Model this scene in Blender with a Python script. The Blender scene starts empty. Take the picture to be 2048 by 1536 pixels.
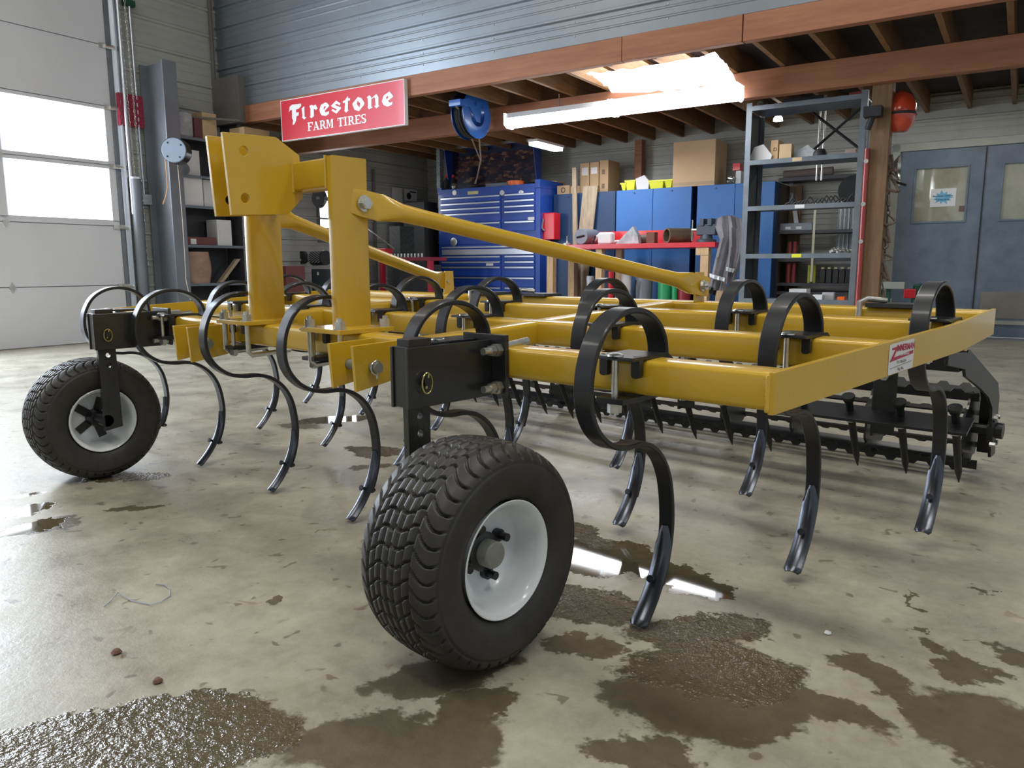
import bpy, math, random
from math import sin, cos, pi, radians, sqrt, atan2
from mathutils import Vector, Matrix, noise
random.seed(7)
SC = bpy.context.scene
COL = SC.collection

# ---------------------------------------------------------------- camera
F_PX = 1519.24
R_ROWS = ((0.74168656, 0.67074186, -0.00253168), (0.1012046, -0.11563869, -0.98812212), (-0.66306762, 0.73262068, -0.15364982))
CAM = Vector((2.06437655, -1.27184408, 0.7891127))
cd = bpy.data.cameras.new('camera'); cam = bpy.data.objects.new('camera', cd); COL.objects.link(cam)
cd.sensor_fit = 'HORIZONTAL'; cd.sensor_width = 36.0; cd.lens = F_PX / 2048 * 36.0; cd.clip_start = .02
r, d, f = (Vector(a) for a in R_ROWS)
cam.matrix_world = Matrix(((r.x, -d.x, -f.x, CAM.x), (r.y, -d.y, -f.y, CAM.y), (r.z, -d.z, -f.z, CAM.z), (0, 0, 0, 1)))
SC.camera = cam
SC.view_settings.view_transform = 'Standard'; SC.view_settings.look = 'None'
SC.view_settings.gamma = 1; SC.view_settings.use_curve_mapping = False
SC.view_settings.exposure = 0.0

# the building is turned by BY against the machine; (u, v) run along / into the building
BY = radians(8.566758)
cB, sB = cos(BY), sin(BY)
def W(u, v, z=0.0): return Vector((cB * u - sB * v, sB * u + cB * v, z))

# ---------------------------------------------------------------- world and lamps
w = bpy.data.worlds.new('world'); SC.world = w; w.use_nodes = True
w.node_tree.nodes['Background'].inputs[0].default_value = (0.86, 0.93, 1.0, 1)
w.node_tree.nodes['Background'].inputs[1].default_value = 0.55
def area(name, u, v, z, su, sv, power, col, rot=(0, 0, 0)):
    L = bpy.data.lights.new(name, 'AREA'); L.shape = 'RECTANGLE'; L.size = su; L.size_y = sv; L.energy = power; L.color = col
    o = bpy.data.objects.new(name, L); COL.objects.link(o); o.location = W(u, v, z); o.rotation_euler = (rot[0], rot[1], rot[2] + BY); return o
for (u, v, pw) in ((-4.0, -2.5, 75), (-3.4, 1.0, 30), (0.6, -2.5, 80), (1.0, 1.4, 80), (4.0, -1.0, 80)):
    area('bay_light', u, v, 4.9, 2.4, .5, pw, (1.0, .97, .90))
area('window_daylight', -6.16, 0.6, 1.85, 4.6, 1.1, 270, (.72, .83, 1.0), (0, -pi / 2, 0))
area('tube_light', -1.4, 5.0, 2.12, 2.3, .12, 22, (.95, .97, 1.0))
area('skylight', -1.0, 4.85, 2.60, 1.1, .7, 22, (.95, .97, 1.0))
area('tube_light', -2.6, 6.8, 2.15, 1.2, .15, 22, (.92, .95, 1.0))
area('tube_light', 1.4, 7.0, 2.40, 1.2, .15, 12, (1.0, .97, .90))

# ---------------------------------------------------------------- materials
MATS = {}
def mat(name, col, rough=.5, metal=0., var=0., vscale=8., bump=0., bscale=60., emit=None, estr=0., coat=0., spec=.5, stretch=None, col2=None, alpha=1., coord='Object'):
    if name in MATS: return MATS[name]
    m = bpy.data.materials.new(name); m.use_nodes = True; nt = m.node_tree; N = nt.nodes; L = nt.links
    b = N['Principled BSDF']
    b.inputs['Base Color'].default_value = (*col, 1); b.inputs['Roughness'].default_value = rough; b.inputs['Metallic'].default_value = metal
    b.inputs['Specular IOR Level'].default_value = spec; b.inputs['Coat Weight'].default_value = coat; b.inputs['Coat Roughness'].default_value = .08
    if alpha < 1: b.inputs['Alpha'].default_value = alpha
    if emit: b.inputs['Emission Color'].default_value = (*emit, 1); b.inputs['Emission Strength'].default_value = estr
    if var or bump or col2:
        tc = N.new('ShaderNodeTexCoord'); mp = N.new('ShaderNodeMapping')
        L.new(tc.outputs[coord], mp.inputs[0])
        if stretch: mp.inputs['Scale'].default_value = stretch
    if var or col2:
        n = N.new('ShaderNodeTexNoise'); n.inputs['Scale'].default_value = vscale; n.inputs['Detail'].default_value = 5; n.inputs['Roughness'].default_value = .62
        L.new(mp.outputs[0], n.inputs[0])
        cr = N.new('ShaderNodeValToRGB'); L.new(n.outputs[0], cr.inputs[0])
        c2 = col2 if col2 else tuple(c * (1 - var) for c in col)
        cr.color_ramp.elements[0].position = .34; cr.color_ramp.elements[0].color = (*c2, 1)
        cr.color_ramp.elements[1].position = .66; cr.color_ramp.elements[1].color = (*(col if col2 else tuple(min(1, c * (1 + var * .5)) for c in col)), 1)
        L.new(cr.outputs[0], b.inputs['Base Color'])
    if bump:
        n2 = N.new('ShaderNodeTexNoise'); n2.inputs['Scale'].default_value = bscale; n2.inputs['Detail'].default_value = 3
        L.new(mp.outputs[0], n2.inputs[0])
        bp = N.new('ShaderNodeBump'); bp.inputs['Strength'].default_value = bump; bp.inputs['Distance'].default_value = .01
        L.new(n2.outputs[0], bp.inputs['Height']); L.new(bp.outputs[0], b.inputs['Normal'])
    MATS[name] = m; return m
YEL = mat('yellow_paint', (.60, .37, .018), .33, 0, .06, 3, .05, 90, coat=.5)
BLK = mat('black_paint', (.012, .013, .015), .40, 0, .3, 12, coat=.12)
BLKR = mat('black_bracket_paint', (.013, .013, .014), .34, 0, 0, 9, .12, 28, coat=.25, col2=(.022, .022, .022))
SPR = mat('spring_steel_black', (.020, .021, .024), .40, .2, .12, 14, coat=.12)
SHR = mat('share_steel', (.085, .092, .11), .27, .85, .15, 8)
ZNC = mat('zinc', (.62, .62, .58), .30, .9, .15, 40, .05, 150)
ZNY = mat('yellow_zinc', (.62, .56, .22), .28, .9)
RUB = mat('tyre_rubber', (.036, .034, .031), .48, 0, .25, 18, spec=.4)
RIMW = mat('white_rim_paint', (.74, .78, .80), .30, 0, .10, 9, 0, 0, coat=.4)
CAPG = mat('grey_cap', (.22, .23, .20), .5, 0, .1, 30)
SID = mat('galvanised_siding', (.27, .30, .325), .36, .6, .06, 2.5, spec=.5)
WSID = mat('white_siding', (.44, .445, .42), .5, 0, .12, 1.5)
WSID2 = mat('dull_siding', (.50, .50, .46), .6, 0, .15, 2.0)
WOODR = mat('red_brown_beam', (.36, .15, .075), .62, 0, 0, 3, .06, 40, stretch=(.6, 6, 6), col2=(.27, .105, .05))
WOODP = mat('pine_joist', (.27, .145, .055), .65, 0, 0, 5, .06, 40, stretch=(6, .8, 6), col2=(.17, .085, .035))
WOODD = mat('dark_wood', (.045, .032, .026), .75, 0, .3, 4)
WOODG = mat('grey_timber', (.40, .32, .22), .7, 0, .25, 7, stretch=(6, 6, .8))
WOODL = mat('light_timber', (.60, .40, .22), .65, 0, .2, 7, stretch=(6, 6, .8))
POST = mat('post_timber', (.20, .115, .055), .65, 0, .25, 6, .05, 50, stretch=(7, 7, .6))
DRW = mat('drawer_blue', (.010, .055, .34), .35, 0, .08, 5, coat=.3)
BLUC = mat('toolbox_blue', (.012, .06, .33), .36, 0, .08, 5, coat=.3)
BLUD = mat('shaded_panel_and_body_blue', (.012, .045, .12), .45, 0, .15, 3)
BLUP = mat('blue_panel', (.035, .16, .46), .45, 0, .06, 3)
ALU = mat('aluminium', (.70, .74, .80), .28, .8)
RED = mat('red_paint', (.62, .012, .022), .38, 0, .08, 4, coat=.3)
REDS = mat('sign_red', (.60, .025, .045), .35, 0, .05, 2, coat=.2)
WHT = mat('white_paint', (.80, .80, .80), .5)
WHP = mat('paper_white', (.72, .72, .72), .7, 0, .06, 8)
CARD = mat('cardboard', (.50, .34, .19), .8, 0, .08, 4)
CARD2 = mat('cardboard_tan', (.62, .44, .26), .8, 0, .06, 3)
RACK = mat('rack_grey', (.17, .20, .23), .45, .2, .15, 9)
RACKD = mat('rack_dark', (.05, .052, .06), .55, .1, .2, 9)
STL = mat('grey_steel', (.20, .22, .25), .45, .35, .15, 3)
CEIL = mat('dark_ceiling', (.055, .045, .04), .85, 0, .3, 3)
DOORM = mat('worn_door_paint', (.17, .22, .28), .42, .0, 0, 4.5, .15, 9, col2=(.115, .15, .20))
FRM = mat('door_frame_paint', (.40, .41, .36), .5, 0, .1, 3)
PLY = mat('plywood_kick', (.25, .23, .20), .7, 0, .2, 3)
GDOOR = mat('garage_door_paint', (.70, .71, .75), .45, 0, .04, 1.5)
PANE = mat('daylit_pane', (.9, .95, 1), .3, emit=(.90, .95, 1.0), estr=9.0)
TUBE = mat('fluorescent_tube', (1, 1, 1), .4, emit=(.96, .98, 1.0), estr=12.0)
LENS = mat('light_lens', (.9, .95, 1.0), .4, emit=(.92, .96, 1.0), estr=3.0)
PLAS = mat('plastic_sheet', (.9, .93, .95), .25, emit=(.93, .96, 1.0), estr=1.15, bump=.9, bscale=9)  # film emits to stand for light coming through it
YPL = mat('yellow_plastic', (.78, .78, .03), .4)
GRY = mat('jacket_grey', (.22, .21, .23), .85, 0, .25, 9, .3, 25)
REFL = mat('reflective_tape', (.75, .78, .82), .4)
DRK = mat('dark_stuff', (.02, .02, .022), .55, 0, .3, 20)
GREN = mat('green_plastic', (.02, .28, .10), .4)
DGRN = mat('dark_green', (.01, .07, .04), .5)
ORG = mat('orange_plastic', (.9, .16, .02), .4)
BLUR = mat('reel_blue', (.02, .13, .50), .35, 0, .05, 5, coat=.3)
GLS = mat('door_glass', (.36, .36, .27), .04, 0, .25, 2.2, spec=1.0)
BROWN = mat('brown_wrap', (.40, .26, .19), .65, 0, .2, 10, .4, 14)
CONC = mat('corner_column', (.17, .165, .155), .7, 0, .15, 3)
POUCH = mat('clear_pouch', (.45, .48, .50), .25, 0, .3, 14, .5, 20)
HOSEM = mat('hose_tan', (.34, .27, .18), .5)

# ---------------------------------------------------------------- mesh helpers
OFF = {}
class MB:
    def __init__(s): s.v = []; s.f = []
    def quadstrip(s, rings, close=True, caps=True):
        base = len(s.v); n = len(rings[0])
        for rg in rings: s.v.extend([tuple(p) for p in rg])
        for i in range(len(rings) - 1):
            for j in range(n if close else n - 1):
                k = (j + 1) % n
                s.f.append((base + i * n + j, base + i * n + k, base + (i + 1) * n + k, base + (i + 1) * n + j))
        if caps and close:
            s.f.append(tuple(base + j for j in range(n))[::-1]); b2 = base + (len(rings) - 1) * n
            s.f.append(tuple(b2 + j for j in range(n)))
        return s
    def box(s, x0, x1, y0, y1, z0, z1):
        return s.quadstrip([[(x0, y0, z), (x1, y0, z), (x1, y1, z), (x0, y1, z)] for z in (z0, z1)])
    def prism(s, pts, ax, a, b):
        """pts 2-D polygon; ax 'x': pts are (y,z); 'y': (x,z); 'z': (x,y)"""
        def P(p, t): return (t, p[0], p[1]) if ax == 'x' else ((p[0], t, p[1]) if ax == 'y' else (p[0], p[1], t))
        return s.quadstrip([[P(p, t) for p in pts] for t in (a, b)])
    def tube(s, pts, r, n=10, caps=True):
        pts = [Vector(p) for p in pts]; rs = r if isinstance(r, (list, tuple)) else [r] * len(pts); rings = []
        up = None
        for i, p in enumerate(pts):
            t = (pts[min(i + 1, len(pts) - 1)] - pts[max(i - 1, 0)]).normalized()
            if up is None:
                up = Vector((0, 0, 1)) if abs(t.z) < .9 else Vector((1, 0, 0))
            a = t.cross(up).normalized(); b = a.cross(t).normalized(); up = b
            rings.append([p + a * rs[i] * cos(2 * pi * k / n) + b * rs[i] * sin(2 * pi * k / n) for k in range(n)])
        return s.quadstrip(rings, True, caps)
    def cyl(s, p, q, r, n=16): return s.tube([p, q], r, n)
    def lathe(s, prof, ax='x', c=(0, 0, 0), n=48, caps=False):
        """prof: (axial, radius)"""
        rings = []
        for a, r_ in prof:
            rg = []
            for k in range(n):
                t = 2 * pi * k / n
                if ax == 'x': rg.append((c[0] + a, c[1] + r_ * cos(t), c[2] + r_ * sin(t)))
                elif ax == 'y': rg.append((c[0] + r_ * cos(t), c[1] + a, c[2] + r_ * sin(t)))
                else: rg.append((c[0] + r_ * cos(t), c[1] + r_ * sin(t), c[2] + a))
            rings.append(rg)
        return s.quadstrip(rings, True, caps)
    def hexn(s, p, q, r): return s.tube([p, q], r, 6)
    def ribbon(s, path, w0, w1, th, x=0.):
        """strap whose profile runs through path [(y,z)], wide along x, thick th"""
        rings = []; n = len(path)
        for i, p in enumerate(path):
            a = path[max(i - 1, 0)]; b = path[min(i + 1, n - 1)]
            ty, tz = b[0] - a[0], b[1] - a[1]; L = sqrt(ty * ty + tz * tz); ny, nz = -tz / L * th / 2, ty / L * th / 2
            t = i / (n - 1); hw = (w0 + (w1 - w0) * t) / 2; c = .0025
            rings.append([(x - hw, p[0] + ny * .6, p[1] + nz * .6), (x - hw + c, p[0] + ny, p[1] + nz), (x + hw - c, p[0] + ny, p[1] + nz), (x + hw, p[0] + ny * .6, p[1] + nz * .6),
                          (x + hw, p[0] - ny * .6, p[1] - nz * .6), (x + hw - c, p[0] - ny, p[1] - nz), (x - hw + c, p[0] - ny, p[1] - nz), (x - hw, p[0] - ny * .6, p[1] - nz * .6)])
        return s.quadstrip(rings)
    def build(s, name, m, parent=None, ang=35, bevel=0, off=None, shear=None, frame=None):
        if off is None: off = OFF.get(parent.name, (0, 0, 0)) if parent else (0, 0, 0)
        me = bpy.data.meshes.new(name)
        V = s.v
        if shear: V = [(x, y, z + shear * y) for x, y, z in V]
        me.from_pydata([(x - off[0], y - off[1], z - off[2]) for x, y, z in V], [], s.f)
        me.validate(); me.update()
        import bmesh
        b = bmesh.new(); b.from_mesh(me); bmesh.ops.recalc_face_normals(b, faces=b.faces); b.to_mesh(me); b.free()
        me.materials.append(m)
        o = bpy.data.objects.new(name, me); COL.objects.link(o)
        if parent: o.parent = parent; OFF[o.name] = off
        if ang:
            me.polygons.foreach_set('use_smooth', [True] * len(me.polygons))
            me.set_sharp_from_angle(angle=radians(ang))
        if bevel:
            bv = o.modifiers.new('bevel', 'BEVEL'); bv.width = bevel; bv.segments = 2; bv.limit_method = 'ANGLE'; bv.angle_limit = radians(40); bv.harden_normals = True
        return o
def tag(o, label=None, cat=None, group=None, kind=None):
    if label: o['label'] = label
    if cat: o['category'] = cat
    if group: o['group'] = group
    if kind: o['kind'] = kind
    return o
def thing(name, label, cat, base, group=None, kind=None):
    """Empty in the building frame; base in (u, v, z)"""
    o = bpy.data.objects.new(name, None); COL.objects.link(o); o.empty_display_size = .05
    o.location = W(*base); o.rotation_euler = (0, 0, BY); OFF[o.name] = base
    return tag(o, label, cat, group, kind)
def one(name, mb, m, base, label=None, cat=None, group=None, kind=None, **k):
    o = mb.build(name, m, None, off=base, **k); o.location = W(*base); o.rotation_euler = (0, 0, BY); OFF[o.name] = base
    return tag(o, label, cat, group, kind)
def struct(name, mb, m, base, **k): return one(name, mb, m, base, kind='structure', **k)
def dup(o, parent=None, loc=None):
    c = o.copy(); COL.objects.link(c); c.parent = parent
    if parent is not None or loc is not None:
        if loc is not None: c.location = loc
    OFF[c.name] = OFF.get(o.name, (0, 0, 0))
    for ch in list(o.children): dup(ch, c)
    return c
def box(*a): return MB().box(*a)
_font = None
def text(name, s, size, m, parent, loc, rot, ext=.0006, ax='CENTER', bold=0, shear=0, label=None):
    c = bpy.data.curves.new('t', 'FONT'); c.body = s; c.size = size; c.extrude = ext; c.align_x = ax; c.align_y = 'CENTER'; c.offset = bold; c.shear = shear
    o = bpy.data.objects.new('t', c); COL.objects.link(o)
    bpy.context.view_layer.update()
    me = bpy.data.meshes.new_from_object(o.evaluated_get(bpy.context.evaluated_depsgraph_get()))
    bpy.data.objects.remove(o); bpy.data.curves.remove(c)
    me.materials.clear(); me.materials.append(m); me.name = name
    q = bpy.data.objects.new(name, me); COL.objects.link(q); q.parent = parent; q.location = loc; q.rotation_euler = rot
    return q

# ---------------------------------------------------------------- floor
def floor_material():
    m = bpy.data.materials.new('wet_concrete'); m.use_nodes = True; nt = m.node_tree; N = nt.nodes; L = nt.links; b = N['Principled BSDF']
    geo = N.new('ShaderNodeNewGeometry'); P = geo.outputs['Position']
    def nz(scale, det=5, rough=.6, vec=P, dist=0.):
        n = N.new('ShaderNodeTexNoise'); n.inputs['Scale'].default_value = scale; n.inputs['Detail'].default_value = det; n.inputs['Roughness'].default_value = rough
        n.inputs['Distortion'].default_value = dist; L.new(vec, n.inputs[0]); return n
    def mth(op, a, b_=None, c=None, clamp=False):
        n = N.new('ShaderNodeMath'); n.operation = op; n.use_clamp = clamp
        for i, x in enumerate((a, b_, c)):
            if x is None: continue
            if hasattr(x, 'links'): L.new(x, n.inputs[i])
            else: n.inputs[i].default_value = x
        return n.outputs[0]
    def ramp(x, stops):
        n = N.new('ShaderNodeValToRGB'); L.new(x, n.inputs[0]); e = n.color_ramp.elements
        while len(e) < len(stops): e.new(.5)
        for q, (p, c) in zip(e, stops): q.position = p; q.color = (*c, 1) if len(c) == 3 else c
        return n.outputs[0]
    def mixc(f_, a, b_, mode='MIX'):
        n = N.new('ShaderNodeMix'); n.data_type = 'RGBA'; n.blend_type = mode
        for i, x in ((0, f_), (6, a), (7, b_)):
            if hasattr(x, 'links'): L.new(x, n.inputs[i])
            elif i == 0: n.inputs[0].default_value = x
            else: n.inputs[i].default_value = (*x, 1)
        return n.outputs[2]
    big = nz(1.1, 6, .6); mid = nz(4.5, 6, .65); fine = nz(28, 5, .7); grit = nz(120, 3, .7)
    c = ramp(big.outputs[0], [(.34, (.25, .232, .178)), (.5, (.355, .332, .25)), (.66, (.44, .415, .31))])
    c = mixc(.55, c, ramp(mid.outputs[0], [(.3, (.21, .188, .138)), (.52, (.37, .347, .262)), (.7, (.47, .443, .33))]))
    c = mixc(.22, c, ramp(fine.outputs[0], [(.35, (.17, .15, .115)), (.6, (.45, .43, .36))]))
    # small dark brown flecks and rust spots, a surface with its own marks
    mapv = N.new('ShaderNodeMapping'); mapv.inputs['Scale'].default_value = (1.0, 1.0, 1.0); L.new(P, mapv.inputs[0])
    sp = nz(17, 2, .5, mapv.outputs[0], .5); spot = ramp(sp.outputs[0], [(.665, (0, 0, 0)), (.70, (1, 1, 1))])
    c = mixc(mth('MULTIPLY', spot, .65), c, (.12, .085, .055))
    sp2 = nz(9.0, 3, .55, mapv.outputs[0], .8); spot2 = ramp(sp2.outputs[0], [(.67, (0, 0, 0)), (.72, (1, 1, 1))])
    c = mixc(mth('MULTIPLY', spot2, .5), c, (.20, .135, .08))
    # warped coordinates for the wet patches and a darker patch by the near wheel
    w1 = nz(5.0, 5, .7); w2 = nz(24.0, 4, .7)
    def vecop(op, a, b_):
        n = N.new('ShaderNodeVectorMath'); n.operation = op
        for i, x in enumerate((a, b_)):
            if hasattr(x, 'links'): L.new(x, n.inputs[i])
            else: n.inputs[i].default_value = x
        return n.outputs[0]
    wv = vecop('MULTIPLY', vecop('SUBTRACT', w1.outputs['Color'], (.5, .5, .5)), (.26, .26, 0))
    wv2 = vecop('MULTIPLY', vecop('SUBTRACT', w2.outputs['Color'], (.5, .5, .5)), (.05, .05, 0))
    Q = vecop('ADD', vecop('ADD', P, wv), wv2)
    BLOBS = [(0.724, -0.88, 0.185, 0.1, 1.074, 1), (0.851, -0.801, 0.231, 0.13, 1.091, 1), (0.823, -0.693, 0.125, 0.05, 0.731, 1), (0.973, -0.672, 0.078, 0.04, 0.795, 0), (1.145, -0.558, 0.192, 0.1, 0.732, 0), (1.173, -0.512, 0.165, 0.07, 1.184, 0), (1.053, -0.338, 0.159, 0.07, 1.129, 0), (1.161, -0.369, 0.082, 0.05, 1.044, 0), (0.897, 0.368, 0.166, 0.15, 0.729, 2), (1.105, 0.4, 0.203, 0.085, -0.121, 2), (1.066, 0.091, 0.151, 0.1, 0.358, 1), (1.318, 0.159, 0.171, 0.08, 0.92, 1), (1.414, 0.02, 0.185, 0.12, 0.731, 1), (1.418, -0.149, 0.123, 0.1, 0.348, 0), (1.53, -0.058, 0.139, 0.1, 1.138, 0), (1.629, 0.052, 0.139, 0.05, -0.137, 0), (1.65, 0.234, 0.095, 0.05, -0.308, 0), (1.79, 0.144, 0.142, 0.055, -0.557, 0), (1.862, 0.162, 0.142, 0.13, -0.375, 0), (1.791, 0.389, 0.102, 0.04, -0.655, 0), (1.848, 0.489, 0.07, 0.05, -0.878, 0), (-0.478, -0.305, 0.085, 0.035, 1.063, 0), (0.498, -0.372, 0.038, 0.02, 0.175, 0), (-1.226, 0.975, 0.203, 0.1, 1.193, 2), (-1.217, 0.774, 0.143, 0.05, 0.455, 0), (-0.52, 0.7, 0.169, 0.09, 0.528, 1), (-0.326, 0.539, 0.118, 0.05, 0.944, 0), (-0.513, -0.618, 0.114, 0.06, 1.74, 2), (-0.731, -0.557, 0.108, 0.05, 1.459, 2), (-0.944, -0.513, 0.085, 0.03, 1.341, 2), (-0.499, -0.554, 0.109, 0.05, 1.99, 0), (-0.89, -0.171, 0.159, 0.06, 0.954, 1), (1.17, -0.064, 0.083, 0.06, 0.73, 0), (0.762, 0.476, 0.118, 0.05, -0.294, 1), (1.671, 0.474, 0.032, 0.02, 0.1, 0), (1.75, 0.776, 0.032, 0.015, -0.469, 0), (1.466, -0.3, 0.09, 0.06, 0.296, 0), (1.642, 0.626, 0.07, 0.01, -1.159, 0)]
    fields = {0: None, 1: None, 2: None}
    for cx, cy, hl, hw, an, k in BLOBS:
        mp = N.new('ShaderNodeMapping'); mp.vector_type = 'TEXTURE'
        mp.inputs['Location'].default_value = (cx, cy, 0); mp.inputs['Rotation'].default_value = (0, 0, an); mp.inputs['Scale'].default_value = (hl, hw, 1)
        L.new(Q, mp.inputs[0])
        sep = N.new('ShaderNodeSeparateXYZ'); L.new(mp.outputs[0], sep.inputs[0])
        r2 = mth('ADD', mth('POWER', mth('ABSOLUTE', sep.outputs[0]), 2.0), mth('POWER', mth('ABSOLUTE', sep.outputs[1]), 2.0))
        v = mth('SUBTRACT', 1.0, r2)
        fields[k] = v if fields[k] is None else mth('MAXIMUM', fields[k], v)
    def step(x, a, b_):
        n = N.new('ShaderNodeMapRange'); n.interpolation_type = 'SMOOTHSTEP'; n.inputs[1].default_value = a; n.inputs[2].default_value = b_; L.new(x, n.inputs[0]); return n.outputs[0]
    damp_dark = step(fields[0], -.08, .30); rip = step(fields[1], -.05, .18); still = step(fields[2], 0, .08)
    wet = mth('MAXIMUM', mth('MAXIMUM', damp_dark, rip), still)
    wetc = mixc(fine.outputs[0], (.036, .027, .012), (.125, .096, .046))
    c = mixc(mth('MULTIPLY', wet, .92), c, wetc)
    L.new(c, b.inputs['Base Color'])
    # roughness: dry trowelled concrete has a faint sheen; water is smooth
    rd = ramp(mid.outputs[0], [(.35, (.27,) * 3), (.65, (.46,) * 3)])
    rwet = mth('SUBTRACT', .45, mth('MULTIPLY', mth('MAXIMUM', rip, still), .41))
    rr = N.new('ShaderNodeMix'); L.new(wet, rr.inputs[0]); L.new(rd, rr.inputs[2]); L.new(rwet, rr.inputs[3])
    L.new(rr.outputs[0], b.inputs['Roughness'])
    hdry = mth('ADD', mth('MULTIPLY', fine.outputs[0], .35), mth('MULTIPLY', grit.outputs[0], .12))
    rn = nz(55, 3, .6)
    h = mth('MULTIPLY', hdry, mth('SUBTRACT', 1.0, mth('MAXIMUM', still, mth('MULTIPLY', rip, .6))))
    h = mth('ADD', h, mth('MULTIPLY', mth('MULTIPLY', rn.outputs[0], rip), mth('ADD', .6, mth('MULTIPLY', mth('POWER', mid.outputs[0], 3.0), 14.0))))
    bp = N.new('ShaderNodeBump'); bp.inputs['Strength'].default_value = .55; bp.inputs['Distance'].default_value = .006
    L.new(h, bp.inputs['Height']); L.new(bp.outputs[0], b.inputs['Normal'])
    b.inputs['Specular IOR Level'].default_value = .5
    return m

fm = MB(); fm.v = [(-12, -12, 0), (9, -12, 0), (9, 10, 0), (-12, 10, 0)]; fm.f = [(0, 1, 2, 3)]
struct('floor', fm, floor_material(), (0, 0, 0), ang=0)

# ---------------------------------------------------------------- shell of the building
UL, VB, VS = -6.26, 8.2, 4.378        # left wall, back wall, mezzanine front
def corrugated(a0, a1, z0, z1, pos, axis, face, pitch=.235, depth=.022, off=0.0):
    """horizontally ribbed sheet: runs a0..a1 along the other axis, ribs along it; face = +-1 direction the ribs stand out"""
    prof = []; z = z0
    pat = [(0, 0), (.30, 0), (.33, .25), (.37, .25), (.40, 0), (.60, 0), (.63, .25), (.67, .25), (.70, 0), (.84, 0), (.88, 1), (.955, 1), (1.0, 0)]
    k = math.floor((z0 - off) / pitch)
    while off + k * pitch < z1:
        for t, h in pat[:-1]:
            zz = off + (k + t) * pitch
            if z0 <= zz <= z1: prof.append((zz, h * depth))
        k += 1
    prof = [(z0, 0)] + prof + [(z1, 0)]
    m = MB(); rings = []
    for a in (a0, a1):
        rg = []
        for zz, h in prof:
            rg.append((a, pos + face * h, zz) if axis == 'u' else (pos + face * h, a, zz))
        rings.append(rg)
    m.quadstrip(rings, False, False)
    # thickness behind the sheet
    if axis == 'u': m.box(a0, a1, *sorted((pos - face * .004, pos - face * .06)), z0, z1)
    else: m.box(*sorted((pos - face * .004, pos - face * .06)), a0, a1, z0, z1)
    return m
struct('wall_left', corrugated(3.16, VB, 0, 5.2, UL, 'v', 1, pitch=.285, depth=.02, off=.04), WSID, (UL, 5, 0), ang=20)
struct('trim_1', box(UL - .06, UL, -6, 3.16, 3.70, 5.2), WSID, (UL, 0, 3.7))
struct('wall_back', corrugated(UL, .56, 0, 3.2, VB, 'u', -1, pitch=.235, off=.02), WSID2, (-3, VB, 0), ang=20)
struct('wall_back_above_doors', corrugated(.56, 7, 2.13, 3.2, VB, 'u', -1, pitch=.235, off=.02), WSID2, (2, VB, 2.1), ang=20)
struct('wall_front_siding', corrugated(UL + .02, 7, 2.63, 5.2, VS, 'u', -1, pitch=.228, depth=.024, off=2.64), SID, (0, VS, 2.6), ang=20)
struct('ceiling', box(UL, 7, -20, VB, 5.2, 5.3), CEIL, (0, 0, 5.2))
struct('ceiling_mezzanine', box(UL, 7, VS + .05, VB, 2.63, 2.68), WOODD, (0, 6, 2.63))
# screws of the siding, too small to pick apart
sc = MB()
for i in range(14):
    for j in range(12):
        sc.lathe([(0, .007), (-.006, .004)], 'y', (-5.6 + i * .83, VS - .001, 2.70 + j * .114 * 2), 6, True)
    for j in range(6): sc.lathe([(0, .007), (-.006, .004)], 'y', (-5.6 + i * .83, VS - .001, 2.70 + j * .456 + .11), 6, True)
o = sc.build('siding_screw', ZNC, bpy.data.objects['wall_front_siding']); tag(o, kind='stuff')
# beams
bm = struct('trim_2', box(-5.765, -1.0, VS - .03, VS + .05, 2.43, 2.62), WOODR, (-3, VS, 2.43), bevel=.004)
box(-.996, -.02, VS - .03, VS + .05, 2.432, 2.622).build('beam_length', WOODR, bm, bevel=.004)
box(-.012, 7, VS - .03, VS + .05, 2.43, 2.62).build('beam_length', WOODR, bm, bevel=.004)
struct('trim_3', box(UL, 7, 5.25, 5.36, 2.21, 2.428), WOODR, (0, 5.3, 2.2), bevel=.004)
# joists, one by one
cm = bpy.data.objects['ceiling_mezzanine']
jm = None
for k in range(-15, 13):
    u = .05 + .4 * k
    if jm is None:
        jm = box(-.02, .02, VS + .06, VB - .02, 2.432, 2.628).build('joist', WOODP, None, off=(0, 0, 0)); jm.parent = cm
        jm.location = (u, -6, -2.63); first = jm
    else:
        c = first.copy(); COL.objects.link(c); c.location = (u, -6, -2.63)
struct('trim_5', box(UL + .01, -5.77, VS - .10, VS + .02, 2.43, 2.95), CONC, (-6, VS, 2.4), bevel=.004)
struct('trim_6', MB().tube([(UL + .03, 4.30, 2.42), (UL + .03, 4.30, 5.19)], .022, 8).tube([(UL + .05, 3.60, 2.44), (-5.75, 4.25, 2.44)], .014, 8), CONC, (UL, 4.3, 2.4))
# posts
pd = MB().box(.735, .885, 5.36, 5.50, 0, 2.43)
struct('post', pd, POST, (.8, 5.4, 0), bevel=.006)['label'] = 'brown timber post'
o = bpy.data.objects['post']
MB().tube([(.735, 5.335, .05), (.733, 5.335, .9), (.730, 5.335, 1.72)], .021, 12).build('red_pipe', mat('pipe_red', (.30, .035, .028), .3, coat=.4), o)
for zz in (1.62, 1.28, .98): MB().lathe([(-.01, .018), (.01, .018)], 'y', (.731, 5.318, zz), 8, True).build('pipe_clip', ZNC, o)
struct('post.001', box(-4.78, -4.62, 7.95, 8.07, 0, 2.43), WOODG, (-4.7, 8.0, 0), bevel=.006)
struct('post.002', box(-2.55, -2.45, 8.02, 8.13, 0, 2.43), WOODR, (-2.5, 8.1, 0))

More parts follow.
